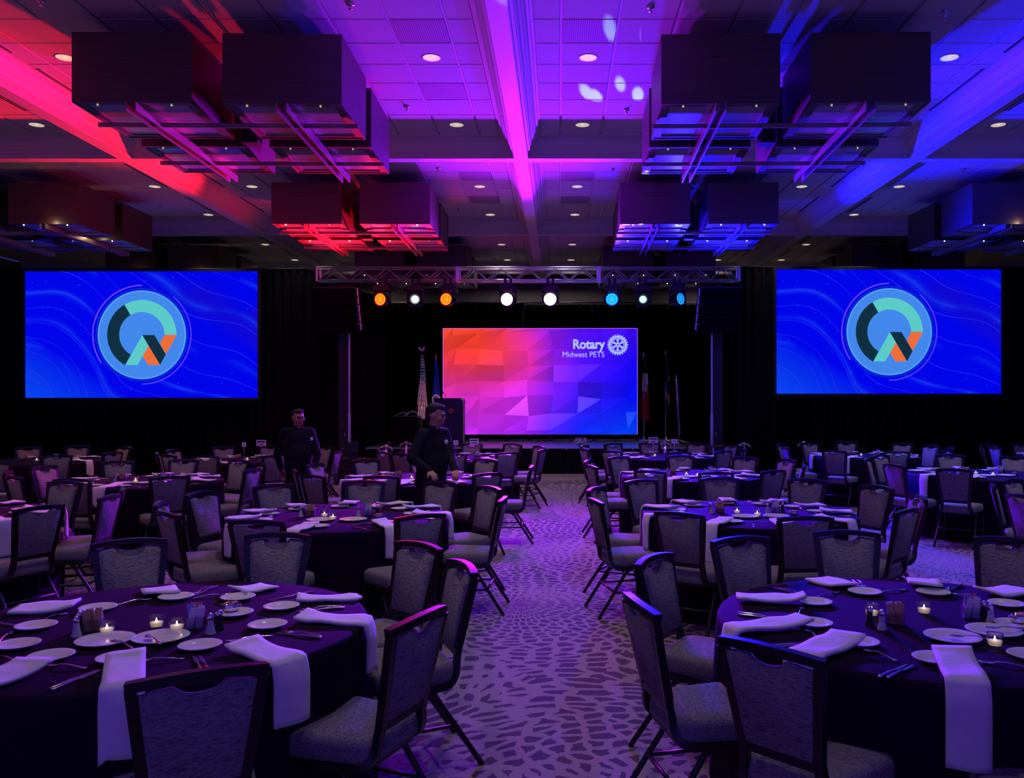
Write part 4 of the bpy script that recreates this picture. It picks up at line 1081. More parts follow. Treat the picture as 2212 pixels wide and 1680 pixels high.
for key, (words_, (cx, cy), chairs) in TAB.items():
    used = set()
    for px, py in chairs:
        x, y = crest(px, py); d = math.hypot(x - cx, y - cy)
        k = max(d, 1.31 if cy < 5 else 1.38) / d
        x, y = cx + (x - cx) * k, cy + (y - cy) * k
        dx, dy = (cx - x) / (d * k), (cy - y) / (d * k)
        h = round(math.degrees(math.atan2(x - cx, y - cy)) / 30.0) % 12
        for st in (0, 1, -1, 2, -2, 3, -3):
            if (h + st) % 12 not in used: h = (h + st) % 12; break
        used.add(h)
        rz = math.atan2(dy, dx) - PI / 2 + random.uniform(-0.05, 0.05)
        loc = (x + dx * BACK, y + dy * BACK, 0)
        if not chair_used: c = CHAIR0; c.location = loc; c.rotation_euler[2] = rz; chair_used = True
        else: c = dup(CHAIR0, loc, rz)
        view = Vector((x, y)).normalized(); f = view.x * dx + view.y * dy
        look = 'seen from behind' if f > 0.5 else 'facing the camera' if f < -0.5 else 'seen side-on'
        tag(c, "grey banquet chair %s, %s o'clock of %s" % (look, NUM[h if h else 12], SHORT[key]), 'chair', 'banquet chairs round the tables')

# ================================================================== TABLES
def cloth_mesh():
    m = MB(); n = 96; R = []
    prof = [(0.0, 0.0), (0.5, 0.0), (TR - 0.02, 0.0), (TR - 0.006, -0.004), (TR, -0.016), (TR + 0.002, -0.06), (TR + 0.004, -0.20), (TR + 0.008, -0.45), (TR + 0.012, -TZ + 0.004)]
    V = [(0, 0, TZ)]; F = []
    for j, (r, h) in enumerate(prof[1:]):
        amp = 0.0 if j < 4 else 0.016 * min(1.0, (-h) / 0.5)
        for i in range(n):
            q = 2 * PI * i / n; a = amp * (math.sin(q * 13) + 0.5 * math.sin(q * 7 + 1))
            V.append(((r + a) * math.cos(q), (r + a) * math.sin(q), TZ + h))
    for i in range(n): F.append((0, 1 + i, 1 + (i + 1) % n))
    for j in range(len(prof) - 2):
        for i in range(n): F.append((1 + j * n + i, 1 + (j + 1) * n + i, 1 + (j + 1) * n + (i + 1) % n, 1 + j * n + (i + 1) % n))
    m.add(V, F, True)
    return m
tb0 = None
for key, (words_, (cx, cy), _) in TAB.items():
    if tb0 is None:
        tb0 = empty('banquet_table', (cx, cy, 0)); c = tb0
        cloth_mesh().build('tablecloth', 'cloth', tb0)
        MB().lathe([(0.0, TZ - 0.035), (TR - 0.03, TZ - 0.035), (TR - 0.03, TZ - 0.012), (0.0, TZ - 0.012)], 32).build('tabletop', mat('plywood', (0.2, 0.13, 0.07), 0.7), tb0)
        for sx in (-1, 1):
            for sy in (-1, 1): MB().tube([(sx * 0.45, sy * 0.35, TZ - 0.04), (sx * 0.45, sy * 0.35, 0.0)], 0.016, 6).build('leg', 'blackmetal', tb0)
    else: c = dup(tb0, (cx, cy, 0), random.uniform(0, 6))
    w2 = words_[4:]
    tag(c, 'round table under a floor-length black cloth, ' + w2.replace('table ', ''), 'table', 'round banquet tables')

# ================================================================== TABLEWARE
def proto_plate(name, r):
    m = MB(); m.lathe([(0.0, 0.004), (r * 0.62, 0.004), (r * 0.70, 0.008), (r * 0.97, 0.017), (r, 0.016), (r * 0.98, 0.013), (r * 0.70, 0.003), (r * 0.60, 0.0), (0.0, 0.0)], 36)
    me = m.mesh(name); me.materials.append(M['ceramic'])
    bm = bmesh.new(); bm.from_mesh(me); bmesh.ops.recalc_face_normals(bm, faces=bm.faces); bm.to_mesh(me); bm.free()
    return me
ME_SIDE, ME_DIN = proto_plate('side_plate', 0.083), proto_plate('dinner_plate', 0.112)
def flat_metal(stations, name):
    """stations: (y, half width, z, thickness); a forged bar of cutlery lying along y"""
    m = MB(); R = []
    for y, hw, z, th in stations: R.append([Vector((-hw, y, z)), Vector((-hw * 0.5, y, z + th)), Vector((hw * 0.5, y, z + th)), Vector((hw, y, z)), Vector((hw * 0.5, y, z - th * 0.4)), Vector((-hw * 0.5, y, z - th * 0.4))])
    m.rings(R); me = m.mesh(name); me.materials.append(M['chrome'])
    bm = bmesh.new(); bm.from_mesh(me); bmesh.ops.recalc_face_normals(bm, faces=bm.faces); bm.to_mesh(me); bm.free()
    return me
ME_KNIFE = flat_metal([(-0.11, 0.007, 0.004, 0.004), (-0.10, 0.0095, 0.004, 0.005), (-0.02, 0.006, 0.005, 0.005), (0.0, 0.005, 0.005, 0.004), (0.012, 0.009, 0.004, 0.0025), (0.07, 0.0095, 0.004, 0.002), (0.10, 0.007, 0.004, 0.0015), (0.112, 0.002, 0.004, 0.001)], 'knife')
ME_SPOON = flat_metal([(-0.09, 0.006, 0.004, 0.003), (-0.08, 0.008, 0.004, 0.003), (-0.01, 0.0035, 0.011, 0.003), (0.025, 0.004, 0.010, 0.003), (0.035, 0.011, 0.006, 0.002), (0.055, 0.0185, 0.003, 0.0045), (0.075, 0.016, 0.003, 0.0045), (0.088, 0.006, 0.005, 0.002)], 'spoon')
def fork_mesh():
    m = MB(); R = []
    for y, hw, z, th in [(-0.095, 0.006, 0.004, 0.003), (-0.085, 0.0085, 0.004, 0.003), (-0.01, 0.0035, 0.011, 0.003), (0.02, 0.004, 0.010, 0.003), (0.035, 0.012, 0.006, 0.002), (0.05, 0.013, 0.004, 0.002)]:
        R.append([Vector((-hw, y, z)), Vector((-hw * 0.5, y, z + th)), Vector((hw * 0.5, y, z + th)), Vector((hw, y, z)), Vector((hw * 0.5, y, z - th * 0.4)), Vector((-hw * 0.5, y, z - th * 0.4))])
    m.rings(R)
    for i in range(4):
        x = -0.0105 + 0.007 * i; m.tube([(x, 0.048, 0.005), (x, 0.07, 0.004), (x, 0.092, 0.009)], [0.002, 0.002, 0.001], 5)
    me = m.mesh('fork'); me.materials.append(M['chrome']); return me
ME_FORK = fork_mesh()
def proto_candle():
    t = empty('votive_candle')
    MB().lathe([(0.0, 0.0), (0.020, 0.0), (0.027, 0.010), (0.031, 0.03), (0.032, 0.055), (0.0305, 0.055), (0.0295, 0.03), (0.0255, 0.012), (0.0, 0.006)], 20).build('glass_cup', 'glass', t)
    MB().lathe([(0.0, 0.007), (0.024, 0.010), (0.028, 0.024), (0.026, 0.026), (0.0, 0.025)], 18).build('wax', 'wax', t)
    MB().lathe([(0.0, 0.027), (0.004, 0.031), (0.003, 0.038), (0.0, 0.046)], 8).build('flame', 'flame', t)
    return t
def proto_shaker(kind):
    t = empty(kind + '_shaker')
    MB().lathe([(0.0, 0.0), (0.022, 0.0), (0.019, 0.012), (0.014, 0.03), (0.0115, 0.062), (0.0, 0.063)], 8, smooth=False).build('glass_body', M['salt' if kind == 'salt' else 'pepper'], t)
    MB().lathe([(0.0125, 0.058), (0.0135, 0.066), (0.0125, 0.076), (0.006, 0.085), (0.0, 0.087)], 12).build('cap', 'chrome', t)
    return t
def proto_caddy(cols, tall):
    t = empty('packet_caddy')
    g = MB(); a, h, th = 0.036, 0.055, 0.003
    g.b2((-a, -a * 0.8, 0), (a, a * 0.8, 0.006)); g.b2((-a, -a * 0.8, 0), (a, -a * 0.8 + th, h)); g.b2((-a, a * 0.8 - th, 0), (a, a * 0.8, h)); g.b2((-a, -a * 0.8, 0), (-a + th, a * 0.8, h)); g.b2((a - th, -a * 0.8, 0), (a, a * 0.8, h))
    g.build('glass_holder', 'glass', t)
    rg = random.Random(len(cols) + tall)
    for i in range(12):
        c = cols[i * len(cols) // 12]; x = -0.016 if i % 2 else 0.016; y = -0.022 + 0.044 * (i // 2) / 5
        h2 = 0.07 + rg.uniform(0, 0.02) * tall
        b = MB(); b.box((x, y, 0.008 + h2 / 2), (0.027, 0.0035, h2), (rg.uniform(-0.10, 0.10), rg.uniform(-0.22, 0.22), rg.uniform(-0.2, 0.2))); b.build('packet', M[c], t)
    return t
def proto_bowl():
    t = empty('sugar_bowl')
    MB().lathe([(0.0, 0.0), (0.030, 0.0), (0.033, 0.006), (0.034, 0.032), (0.032, 0.033), (0.031, 0.008), (0.0, 0.006)], 22).build('bowl', 'chrome', t)
    for s in (-1, 1): MB().tube([(s * 0.033, 0, 0.024), (s * 0.046, 0, 0.030), (s * 0.050, 0, 0.022)], 0.003, 6).build('handle', 'chrome', t)
    rg = random.Random(2)
    for i in range(5): MB().box((rg.uniform(-0.012, 0.012), rg.uniform(-0.012, 0.012), 0.026 + 0.003 * i), (0.032, 0.022, 0.004), (rg.uniform(-0.2, 0.2), rg.uniform(-0.2, 0.2), rg.uniform(0, 3))).build('packet', M['pk_pink' if i % 2 else 'pk_tan'], t)
    return t
PROTO = {}
def thing_at(kind, loc, rz=0.0):
    """a copy of a small thing built once"""
    if kind in ('side_plate', 'dinner_plate', 'knife', 'fork', 'spoon'):
        return put(kind, {'side_plate': ME_SIDE, 'dinner_plate': ME_DIN, 'knife': ME_KNIFE, 'fork': ME_FORK, 'spoon': ME_SPOON}[kind], None, loc, rz)
    if kind not in PROTO:
        t = proto_candle() if kind == 'candle' else proto_shaker('salt') if kind == 'salt' else proto_shaker('pepper') if kind == 'pepper' else proto_bowl() if kind == 'bowl' else \
            proto_caddy(('pk_tan', 'pk_tan', 'pk_white', 'pk_white'), 1.3) if kind == 'caddy_tan' else proto_caddy(('pk_white', 'pk_blue', 'pk_white', 'pk_pink', 'pk_pink'), 1.8)
        PROTO[kind] = t; t.location = loc; t.rotation_euler[2] = rz
        return t
    return dup(PROTO[kind], loc, rz)
WORD = {'side_plate': ('white side plate', 'plate', 'side plates'), 'dinner_plate': ('large white serving plate', 'plate', 'serving plates'), 'knife': ('steel knife', 'knife', 'knives'), 'fork': ('steel fork', 'fork', 'forks'),
        'spoon': ('steel spoon', 'spoon', 'spoons'), 'candle': ('lit votive candle in a glass', 'candle', 'votive candles'), 'salt': ('salt shaker with chrome cap', 'shaker', 'salt shakers'), 'pepper': ('pepper shaker with chrome cap', 'shaker', 'pepper shakers'),
        'bowl': ('small chrome sugar bowl', 'bowl', 'sugar bowls'), 'caddy_tan': ('glass caddy of tan sweetener packets', 'caddy', 'packet caddies'), 'caddy_blue': ('glass caddy of white and pink packets', 'caddy', 'packet caddies')}
def ware(kind, key, x, y, z=TZ, rz=0.0, extra=''):
    words_, (cx, cy), _ = TAB[key]
    o = thing_at(kind, (x, y, z), rz)
    wd, cat, gr = WORD[kind]
    rr = math.hypot(x - cx, y - cy)
    where = "at %s o'clock, %s" % (clock(x - cx, y - cy), SHORT[key].replace('the ', '')) if rr > 0.22 else 'amid the %s' % SHORT[key][4:]
    return later(o, '%s%s %s' % (wd, extra, where), cat, gr)
def napkin(key, p0, p1, width, length, lift=0.004, curl=0.02, wob=0.0):
    """a folded linen napkin from p0 towards p1 on the table, falling over the rim where it is longer than the table"""
    words_, (cx, cy), _ = TAB[key]
    a = Vector((p0[0], p0[1])); dr = (Vector((p1[0], p1[1])) - a).normalized(); pe = Vector((-dr.y, dr.x))
    nL, nW = max(8, int(length / 0.022)), 6; top = []
    th = 0.014
    for j in range(nW + 1):
        w_ = (j / nW - 0.5) * width; col = []; se = None
        for i in range(nL + 1):
            s = length * i / nL; w2 = w_ * (1 + wob * math.sin(3 * i / nL + 1))
            p = a + dr * s + pe * w2
            r = math.hypot(p.x - cx, p.y - cy)
            RE = TR + 0.012
            if r <= RE - 0.01 or (se is None and i == 0):
                z = TZ + lift + th + 0.004 * math.sin(s * 23 + w_ * 18) + (curl * max(0, 1 - s / 0.07) ** 1.5 * 0.8)
                q = (p.x, p.y, z)
            else:
                if se is None: se = s; pin = p
                ov = s - se; n_ = Vector((pin.x - cx, pin.y - cy)).normalized()
                base = Vector((cx, cy)) + n_ * (RE + 0.012 + 0.02 * min(1, ov / 0.08) + 0.010 * math.sin(w_ * 30 + 1) * min(1, ov / 0.2))
                drp = max(0.0, ov - 0.01)
                q = (base.x + pe.x * (w2 - w_), base.y + pe.y * (w2 - w_), TZ + lift + th - 0.004 - drp)
            col.append(Vector(q))
        top.append(col)
    # close into a cushion-like folded strip
    V = []; F = []
    for j in range(nW + 1):
        for i in range(nL + 1): V.append(top[j][i])
    N0 = len(V); idx = lambda j, i: j * (nL + 1) + i
    for j in range(nW + 1):
        for i in range(nL + 1):
            i0, i1 = max(i - 1, 0), min(i + 1, nL); j0, j1 = max(j - 1, 0), min(j + 1, nW)
            n_ = (top[j][i1] - top[j][i0]).cross(top[j1][i] - top[j0][i])
            n_ = n_.normalized() if n_.length > 1e-9 else Vector((0, 0, 1))
            if n_.z < -0.2 or (abs(n_.z) <= 0.2 and n_.x * (top[j][i].x - cx) + n_.y * (top[j][i].y - cy) < 0): n_ = -n_
            V.append(top[j][i] - n_ * th)
    for j in range(nW):
        for i in range(nL):
            F.append((idx(j, i), idx(j + 1, i), idx(j + 1, i + 1), idx(j, i + 1)))
            F.append((N0 + idx(j, i), N0 + idx(j, i + 1), N0 + idx(j + 1, i + 1), N0 + idx(j + 1, i)))
    for i in range(nL):
        for j in (0, nW): F.append((idx(j, i), idx(j, i + 1), N0 + idx(j, i + 1), N0 + idx(j, i)))
    for j in range(nW):
        for i in (0, nL): F.append((idx(j, i), idx(j + 1, i), N0 + idx(j + 1, i), N0 + idx(j, i)))
    o = MB().add(V, F, True).build('folded_napkin', 'napkin')
    mid = a + dr * min(length / 2, 0.2)
    hang = math.hypot((a + dr * length).x - cx, (a + dr * length).y - cy) > TR + 0.08
    later(o, "%s at %s o'clock, %s" % ('white napkin over the rim' if hang else 'folded white napkin', clock(mid.x - cx, mid.y - cy), SHORT[key].replace('the ', '')), 'napkin', 'white linen napkins', mid.x)
    return o
def tp(px, py): p = at(px, py, z=TZ); return (p.x, p.y)

# --- the two front tables, laid out piece by piece
def cut(kind, key, pxa, pya, pxb, pyb, z=TZ, extra=''):
    """cutlery from its handle end (a) to its tip (b)"""
    a, b = tp(pxa, pya), tp(pxb, pyb)
    ware(kind, key, (a[0] + b[0]) / 2, (a[1] + b[1]) / 2, z, math.atan2(b[1] - a[1], b[0] - a[0]) - PI / 2, extra)
for px, py in [(78, 1356), (38, 1397), (110, 1422), (258, 1426), (432, 1399), (578, 1354), (608, 1314), (514, 1294), (380, 1293), (212, 1317)]: ware('side_plate', 'L1', *tp(px, py))
ware('side_plate', 'L1', *tp(507, 1328), extra=' under sugar bowl'); ware('bowl', 'L1', *tp(498, 1322), z=TZ + 0.008)
ware('dinner_plate', 'L1', *tp(227, 1387)); ware('dinner_plate', 'L1', *tp(347, 1381))
for px, py in [(338, 1356), (382, 1363), (231, 1370)]: ware('candle', 'L1', *tp(px, py))
ware('salt', 'L1', *tp(165, 1374)); ware('pepper', 'L1', *tp(172, 1362)); ware('caddy_tan', 'L1', *tp(203, 1364), rz=0.15)
ware('salt', 'L1', *tp(455, 1368)); ware('pepper', 'L1', *tp(474, 1360)); ware('caddy_blue', 'L1', *tp(424, 1358), rz=0.3)
cut('knife', 'L1', 110, 1489, 215, 1447); cut('knife', 'L1', 128, 1486, 205, 1455); cut('knife', 'L1', 434, 1448, 420, 1422); cut('knife', 'L1', 448, 1446, 432, 1421)
cut('knife', 'L1', 690, 1378, 603, 1369); cut('fork', 'L1', 689, 1374, 615, 1366); cut('knife', 'L1', 746, 1313, 640, 1322); cut('fork', 'L1', 740, 1310, 650, 1319)
cut('knife', 'L1', 678, 1279, 592, 1295); cut('knife', 'L1', 470, 1267, 418, 1288); cut('fork', 'L1', 462, 1266, 412, 1286)
cut('fork', 'L1', 429, 1292, 486, 1285); cut('spoon', 'L1', 258, 1307, 325, 1294); cut('spoon', 'L1', 82, 1346, 144, 1324); cut('spoon', 'L1', 388, 1425, 300, 1429)
cut('spoon', 'L1', 184, 1445, 102, 1437); cut('spoon', 'L1', 0, 1386, 21, 1370); cut('spoon', 'L1', 34, 1430, -12, 1418); cut('spoon', 'L1', 290, 1412, 240, 1391, TZ + 0.016, ' on serving plate'); cut('spoon', 'L1', 346, 1402, 318, 1382, TZ + 0.016, ' on serving plate')
cut('fork', 'L1', 568, 1377, 508, 1385); cut('spoon', 'L1', 596, 1300, 625, 1304); cut('knife', 'L1', -30, 1345, 40, 1352)
napkin('L1', tp(272, 1431), tp(264, 1512), 0.135, 0.62, 0.018); napkin('L1', tp(522, 1398), tp(628, 1432), 0.15, 0.56); napkin('L1', tp(650, 1338), tp(775, 1344), 0.14, 0.54)
napkin('L1', tp(642, 1300), tp(752, 1294), 0.11, 0.29); napkin('L1', tp(512, 1283), tp(580, 1269), 0.16, 0.19, curl=0.02); napkin('L1', tp(352, 1290), tp(340, 1272), 0.16, 0.20, curl=0.02)
napkin('L1', tp(165, 1312), tp(70, 1318), 0.18, 0.26, curl=0.018); napkin('L1', tp(75, 1442), tp(-40, 1485), 0.16, 0.36, 0.01)

for px, py in [(1760, 1304), (1757, 1350), (1854, 1391), (1868, 1282), (2016, 1283), (2174, 1308), (2020, 1427), (2226, 1420)]: ware('side_plate', 'R1', *tp(px, py))
ware('side_plate', 'R1', *tp(2192, 1352), extra=' under sugar bowl'); ware('bowl', 'R1', *tp(2203, 1347), z=TZ + 0.008)
ware('dinner_plate', 'R1', *tp(2058, 1380)); ware('dinner_plate', 'R1', *tp(2147, 1367))
for px, py in [(1996, 1326), (2149, 1397), (1883, 1331)]: ware('candle', 'R1', *tp(px, py))
ware('pepper', 'R1', *tp(1879, 1352)); ware('salt', 'R1', *tp(1905, 1359)); ware('caddy_tan', 'R1', *tp(1934, 1349), rz=-0.3)
ware('pepper', 'R1', *tp(2126, 1338)); ware('salt', 'R1', *tp(2140, 1345)); ware('caddy_blue', 'R1', *tp(2098, 1336), rz=-0.2)
cut('knife', 'R1', 1594, 1324, 1694, 1338); cut('knife', 'R1', 1600, 1329, 1690, 1341); cut('knife', 'R1', 1661, 1396, 1770, 1389); cut('knife', 'R1', 1672, 1400, 1760, 1392)
cut('knife', 'R1', 1674, 1272, 1735, 1288); cut('fork', 'R1', 1682, 1271, 1738, 1286); cut('knife', 'R1', 1842, 1254, 1862, 1272); cut('fork', 'R1', 1852, 1253, 1870, 1271)
cut('knife', 'R1', 1898, 1464, 1962, 1436); cut('knife', 'R1', 1916, 1466, 1978, 1437); cut('knife', 'R1', 2080, 1264, 2040, 1280); cut('fork', 'R1', 2070, 1263, 2034, 1278)
cut('spoon', 'R1', 1725, 1333, 1733, 1311); cut('spoon', 'R1', 1770, 1386, 1741, 1359); cut('spoon', 'R1', 1765, 1290, 1815, 1279); cut('spoon', 'R1', 1936, 1429, 1864, 1402); cut('spoon', 'R1', 1898, 1281, 1962, 1274)
cut('spoon', 'R1', 2156, 1394, 2046, 1383, TZ + 0.017, ' on serving plate'); cut('spoon', 'R1', 2220, 1372, 2132, 1366, TZ + 0.017, ' on serving plate'); cut('fork', 'R1', 2212, 1442, 2124, 1432); cut('spoon', 'R1', 2068, 1287, 2090, 1291)
napkin('R1', tp(1738, 1304), tp(1615, 1299), 0.13, 0.32, 0.016, curl=0.03); napkin('R1', tp(1738, 1352), tp(1600, 1366), 0.13, 0.50, 0.018); napkin('R1', tp(1832, 1388), tp(1738, 1426), 0.15, 0.52, 0.018)
napkin('R1', tp(2055, 1420), tp(2100, 1506), 0.14, 0.66, 0.018); napkin('R1', tp(1836, 1272), tp(1775, 1256), 0.16, 0.24, curl=0.018); napkin('R1', tp(2000, 1277), tp(1992, 1256), 0.16, 0.20, 0.016, curl=0.02); napkin('R1', tp(2135, 1290), tp(2230, 1278), 0.18, 0.30, 0.012, curl=0.018)

# --- the other tables: one cover per chair and the things in the middle
for key, (words_, (cx, cy), chairs) in TAB.items():
    if key in ('L1', 'R1'): continue
    rg = random.Random(hash(key) % 1000 if False else sum(map(ord, key)))
    near = cy < 8
    for n_, (px, py) in enumerate(chairs):
        x, y = crest(px, py); q = math.atan2(y - cy, x - cx)
        if px < -5: continue
        r = 0.66; ux, uy = math.cos(q), math.sin(q); tx, ty = -uy, ux
        ware('side_plate', key, cx + ux * 0.60 + tx * 0.10, cy + uy * 0.60 + ty * 0.10)
        if near or cy < 11.5: ware('knife', key, cx + ux * 0.72 - tx * 0.17, cy + uy * 0.72 - ty * 0.17, rz=q + PI / 2 + rg.uniform(-0.3, 0.3))
        if near: ware('spoon', key, cx + ux * 0.56 - tx * 0.05, cy + uy * 0.56 - ty * 0.05, rz=q + rg.uniform(-0.4, 0.4))
        a = (cx + ux * 0.62 + tx * 0.05, cy + uy * 0.62 + ty * 0.05); b = (cx + ux * 1.0 + tx * rg.uniform(-0.02, 0.06), cy + uy * 1.0)
        flatn = rg.random() < 0.4
        napkin(key, a, b, rg.uniform(0.12, 0.15), 0.26 if flatn else rg.uniform(0.48, 0.62), 0.016)
    for i in range(2 if near or cy < 12 else 1):
        q = 2.2 + i * 2.6 + rg.uniform(-0.3, 0.3); ware('candle', key, cx + 0.14 * math.cos(q) + 0.03 * i, cy - 0.10 + 0.1 * math.sin(q))
    for i, s in enumerate((-1, 1)):
        ware('caddy_tan' if s < 0 else 'caddy_blue', key, cx + s * 0.24, cy + 0.02, rz=rg.uniform(-0.4, 0.4))
        if cy < 12: ware('salt', key, cx + s * 0.24 - 0.075, cy - 0.01); ware('pepper', key, cx + s * 0.24 + 0.07 * s, cy + 0.05)
    if cy < 12:
        ware('dinner_plate', key, cx - 0.08, cy - 0.27); ware('dinner_plate', key, cx + 0.18, cy - 0.25); ware('bowl', key, cx + 0.36, cy - 0.12)

# table signs
def sign(px0, px1, py0, py1, key, label, lines):
    words_, (cx, cy), _ = TAB[key]; y = cy
    x0, x1, za, zb = xx(px0, y), xx(px1, y), zz(py1, y), zz(py0, y)
    t = empty('table_sign', ((x0 + x1) / 2, y, TZ))
    MB().lathe([(0.0, 0.0), (0.045, 0.0), (0.04, 0.008), (0.0, 0.01)], 16).build('base', 'chrome', t)
    MB().tube([(0, 0, 0.008), (0, 0, za - TZ + 0.02)], 0.005, 6).build('stem', 'chrome', t)
    W, H = x1 - x0, zb - za
    c = MB().b2((-W / 2, -0.006, za - TZ), (W / 2, -0.002, zb - TZ)).build('card', 'paper', t)
    for i, (a, b, f, hh) in enumerate(lines): MB().b2((W * a, -0.0075, za - TZ + H * f), (W * b, -0.006, za - TZ + H * (f + hh))).build('printed_line', 'ink', c)
    tag(t, label, 'sign', 'table signs')
WIDE = [(-0.42, 0.40, 0.62, 0.2), (-0.2, 0.26, 0.22, 0.13)]; SMALL = [(-0.14, -0.06, 0.35, 0.3), (0.08, 0.16, 0.35, 0.3)]
sign(554, 575, 950, 963, 'OE', 'wide white table sign on a stem below the left screen', WIDE)
sign(1015, 1034, 947, 960, 'L4', 'wide white table sign on a stem beside the lectern', WIDE)
sign(1401, 1421, 944, 957, 'R4', 'wide white table sign on a stem beside the LED wall', WIDE)
sign(1450, 1463, 948, 957.5, 'R4', 'small white table number card beside the furled pale flag', SMALL)
sign(523, 532, 955, 964.5, 'OE', 'small white table number card below the left screen', SMALL)
sign(979.5, 990, 951, 961, 'L4', 'small white table number card before the lectern', SMALL)

# ================================================================== PEOPLE
def cap(m, a, b, r0, r1, n=12):
    a, b = Vector(a), Vector(b); t = (b - a).normalized()
    m.tube([a - t * r0 * 0.95, a - t * r0 * 0.75, a - t * r0 * 0.4, a, b, b + t * r1 * 0.4, b + t * r1 * 0.75, b + t * r1 * 0.95], [r0 * 0.3, r0 * 0.66, r0 * 0.92, r0, r1, r1 * 0.92, r1 * 0.66, r1 * 0.3], n)
def ell(m, c, r, rot=None, n=16):
    R = []; k = 9; mt = rot if rot is not None else Matrix.Identity(3)
    for i in range(k + 1):
        v = -0.98 + 1.96 * i / k; h = math.sqrt(1 - v * v)
        R.append([mt @ Vector((r[0] * h * math.cos(2 * PI * j / n), r[1] * h * math.sin(2 * PI * j / n), r[2] * v)) + Vector(c) for j in range(n)])
    m.rings(R)
def fuse(m, name, material, voxel, parent=None, smooth=4):
    me = m.mesh(name); o = bpy.data.objects.new(name, me); C.objects.link(o)
    md = o.modifiers.new('r', 'REMESH'); md.mode = 'VOXEL'; md.voxel_size = voxel; md.use_smooth_shade = True
    sm = o.modifiers.new('s', 'SMOOTH'); sm.factor = 0.5; sm.iterations = smooth
    dg = bpy.context.evaluated_depsgraph_get(); me2 = bpy.data.meshes.new_from_object(o.evaluated_get(dg)); me2.name = name
    bpy.data.objects.remove(o); bpy.data.meshes.remove(me)
    me2.materials.clear(); me2.materials.append(material)
    for p in me2.polygons: p.use_smooth = True
    return put(name, me2, parent)
def hand(m, w, h, side, curl=0.6, back=Vector((0, 0, 1))):
    """a palm from the wrist w towards h with four bent fingers and a thumb leaving its side; curl 0 flat to 1 gripping"""
    w, h = Vector(w), Vector(h); f = (h - w).normalized(); s = Vector(side).normalized(); n = f.cross(s).normalized()
    if n.dot(back) < 0: n = -n
    k = w + f * 0.085
    for i, (o, L) in enumerate(((-0.030, 0.066), (-0.010, 0.075), (0.011, 0.071), (0.031, 0.056))):
        b = k + s * o; cap(m, w + s * o * 0.6, b, 0.016, 0.0125, 8)
        d1 = (f * math.cos(curl * 0.7) - n * math.sin(curl * 0.7)); d2 = (f * math.cos(curl * 1.7) - n * math.sin(curl * 1.7)); d3 = (f * math.cos(curl * 2.4) - n * math.sin(curl * 2.4))
        p1 = b + d1 * L * 0.45; p2 = p1 + d2 * L * 0.32; p3 = p2 + d3 * L * 0.25
        cap(m, b, p1, 0.0095, 0.0088, 8); cap(m, p1, p2, 0.0088, 0.008, 8); cap(m, p2, p3, 0.008, 0.007, 8)
    tb = w + f * 0.025 - s * 0.034; t1 = tb + f * 0.032 - s * 0.026 - n * 0.008; t2 = t1 + f * 0.028 - s * 0.004 - n * 0.014
    cap(m, w + f * 0.015 - s * 0.012, tb, 0.015, 0.013, 8); cap(m, tb, t1, 0.0115, 0.0105, 8); cap(m, t1, t2, 0.0100, 0.0085, 8)
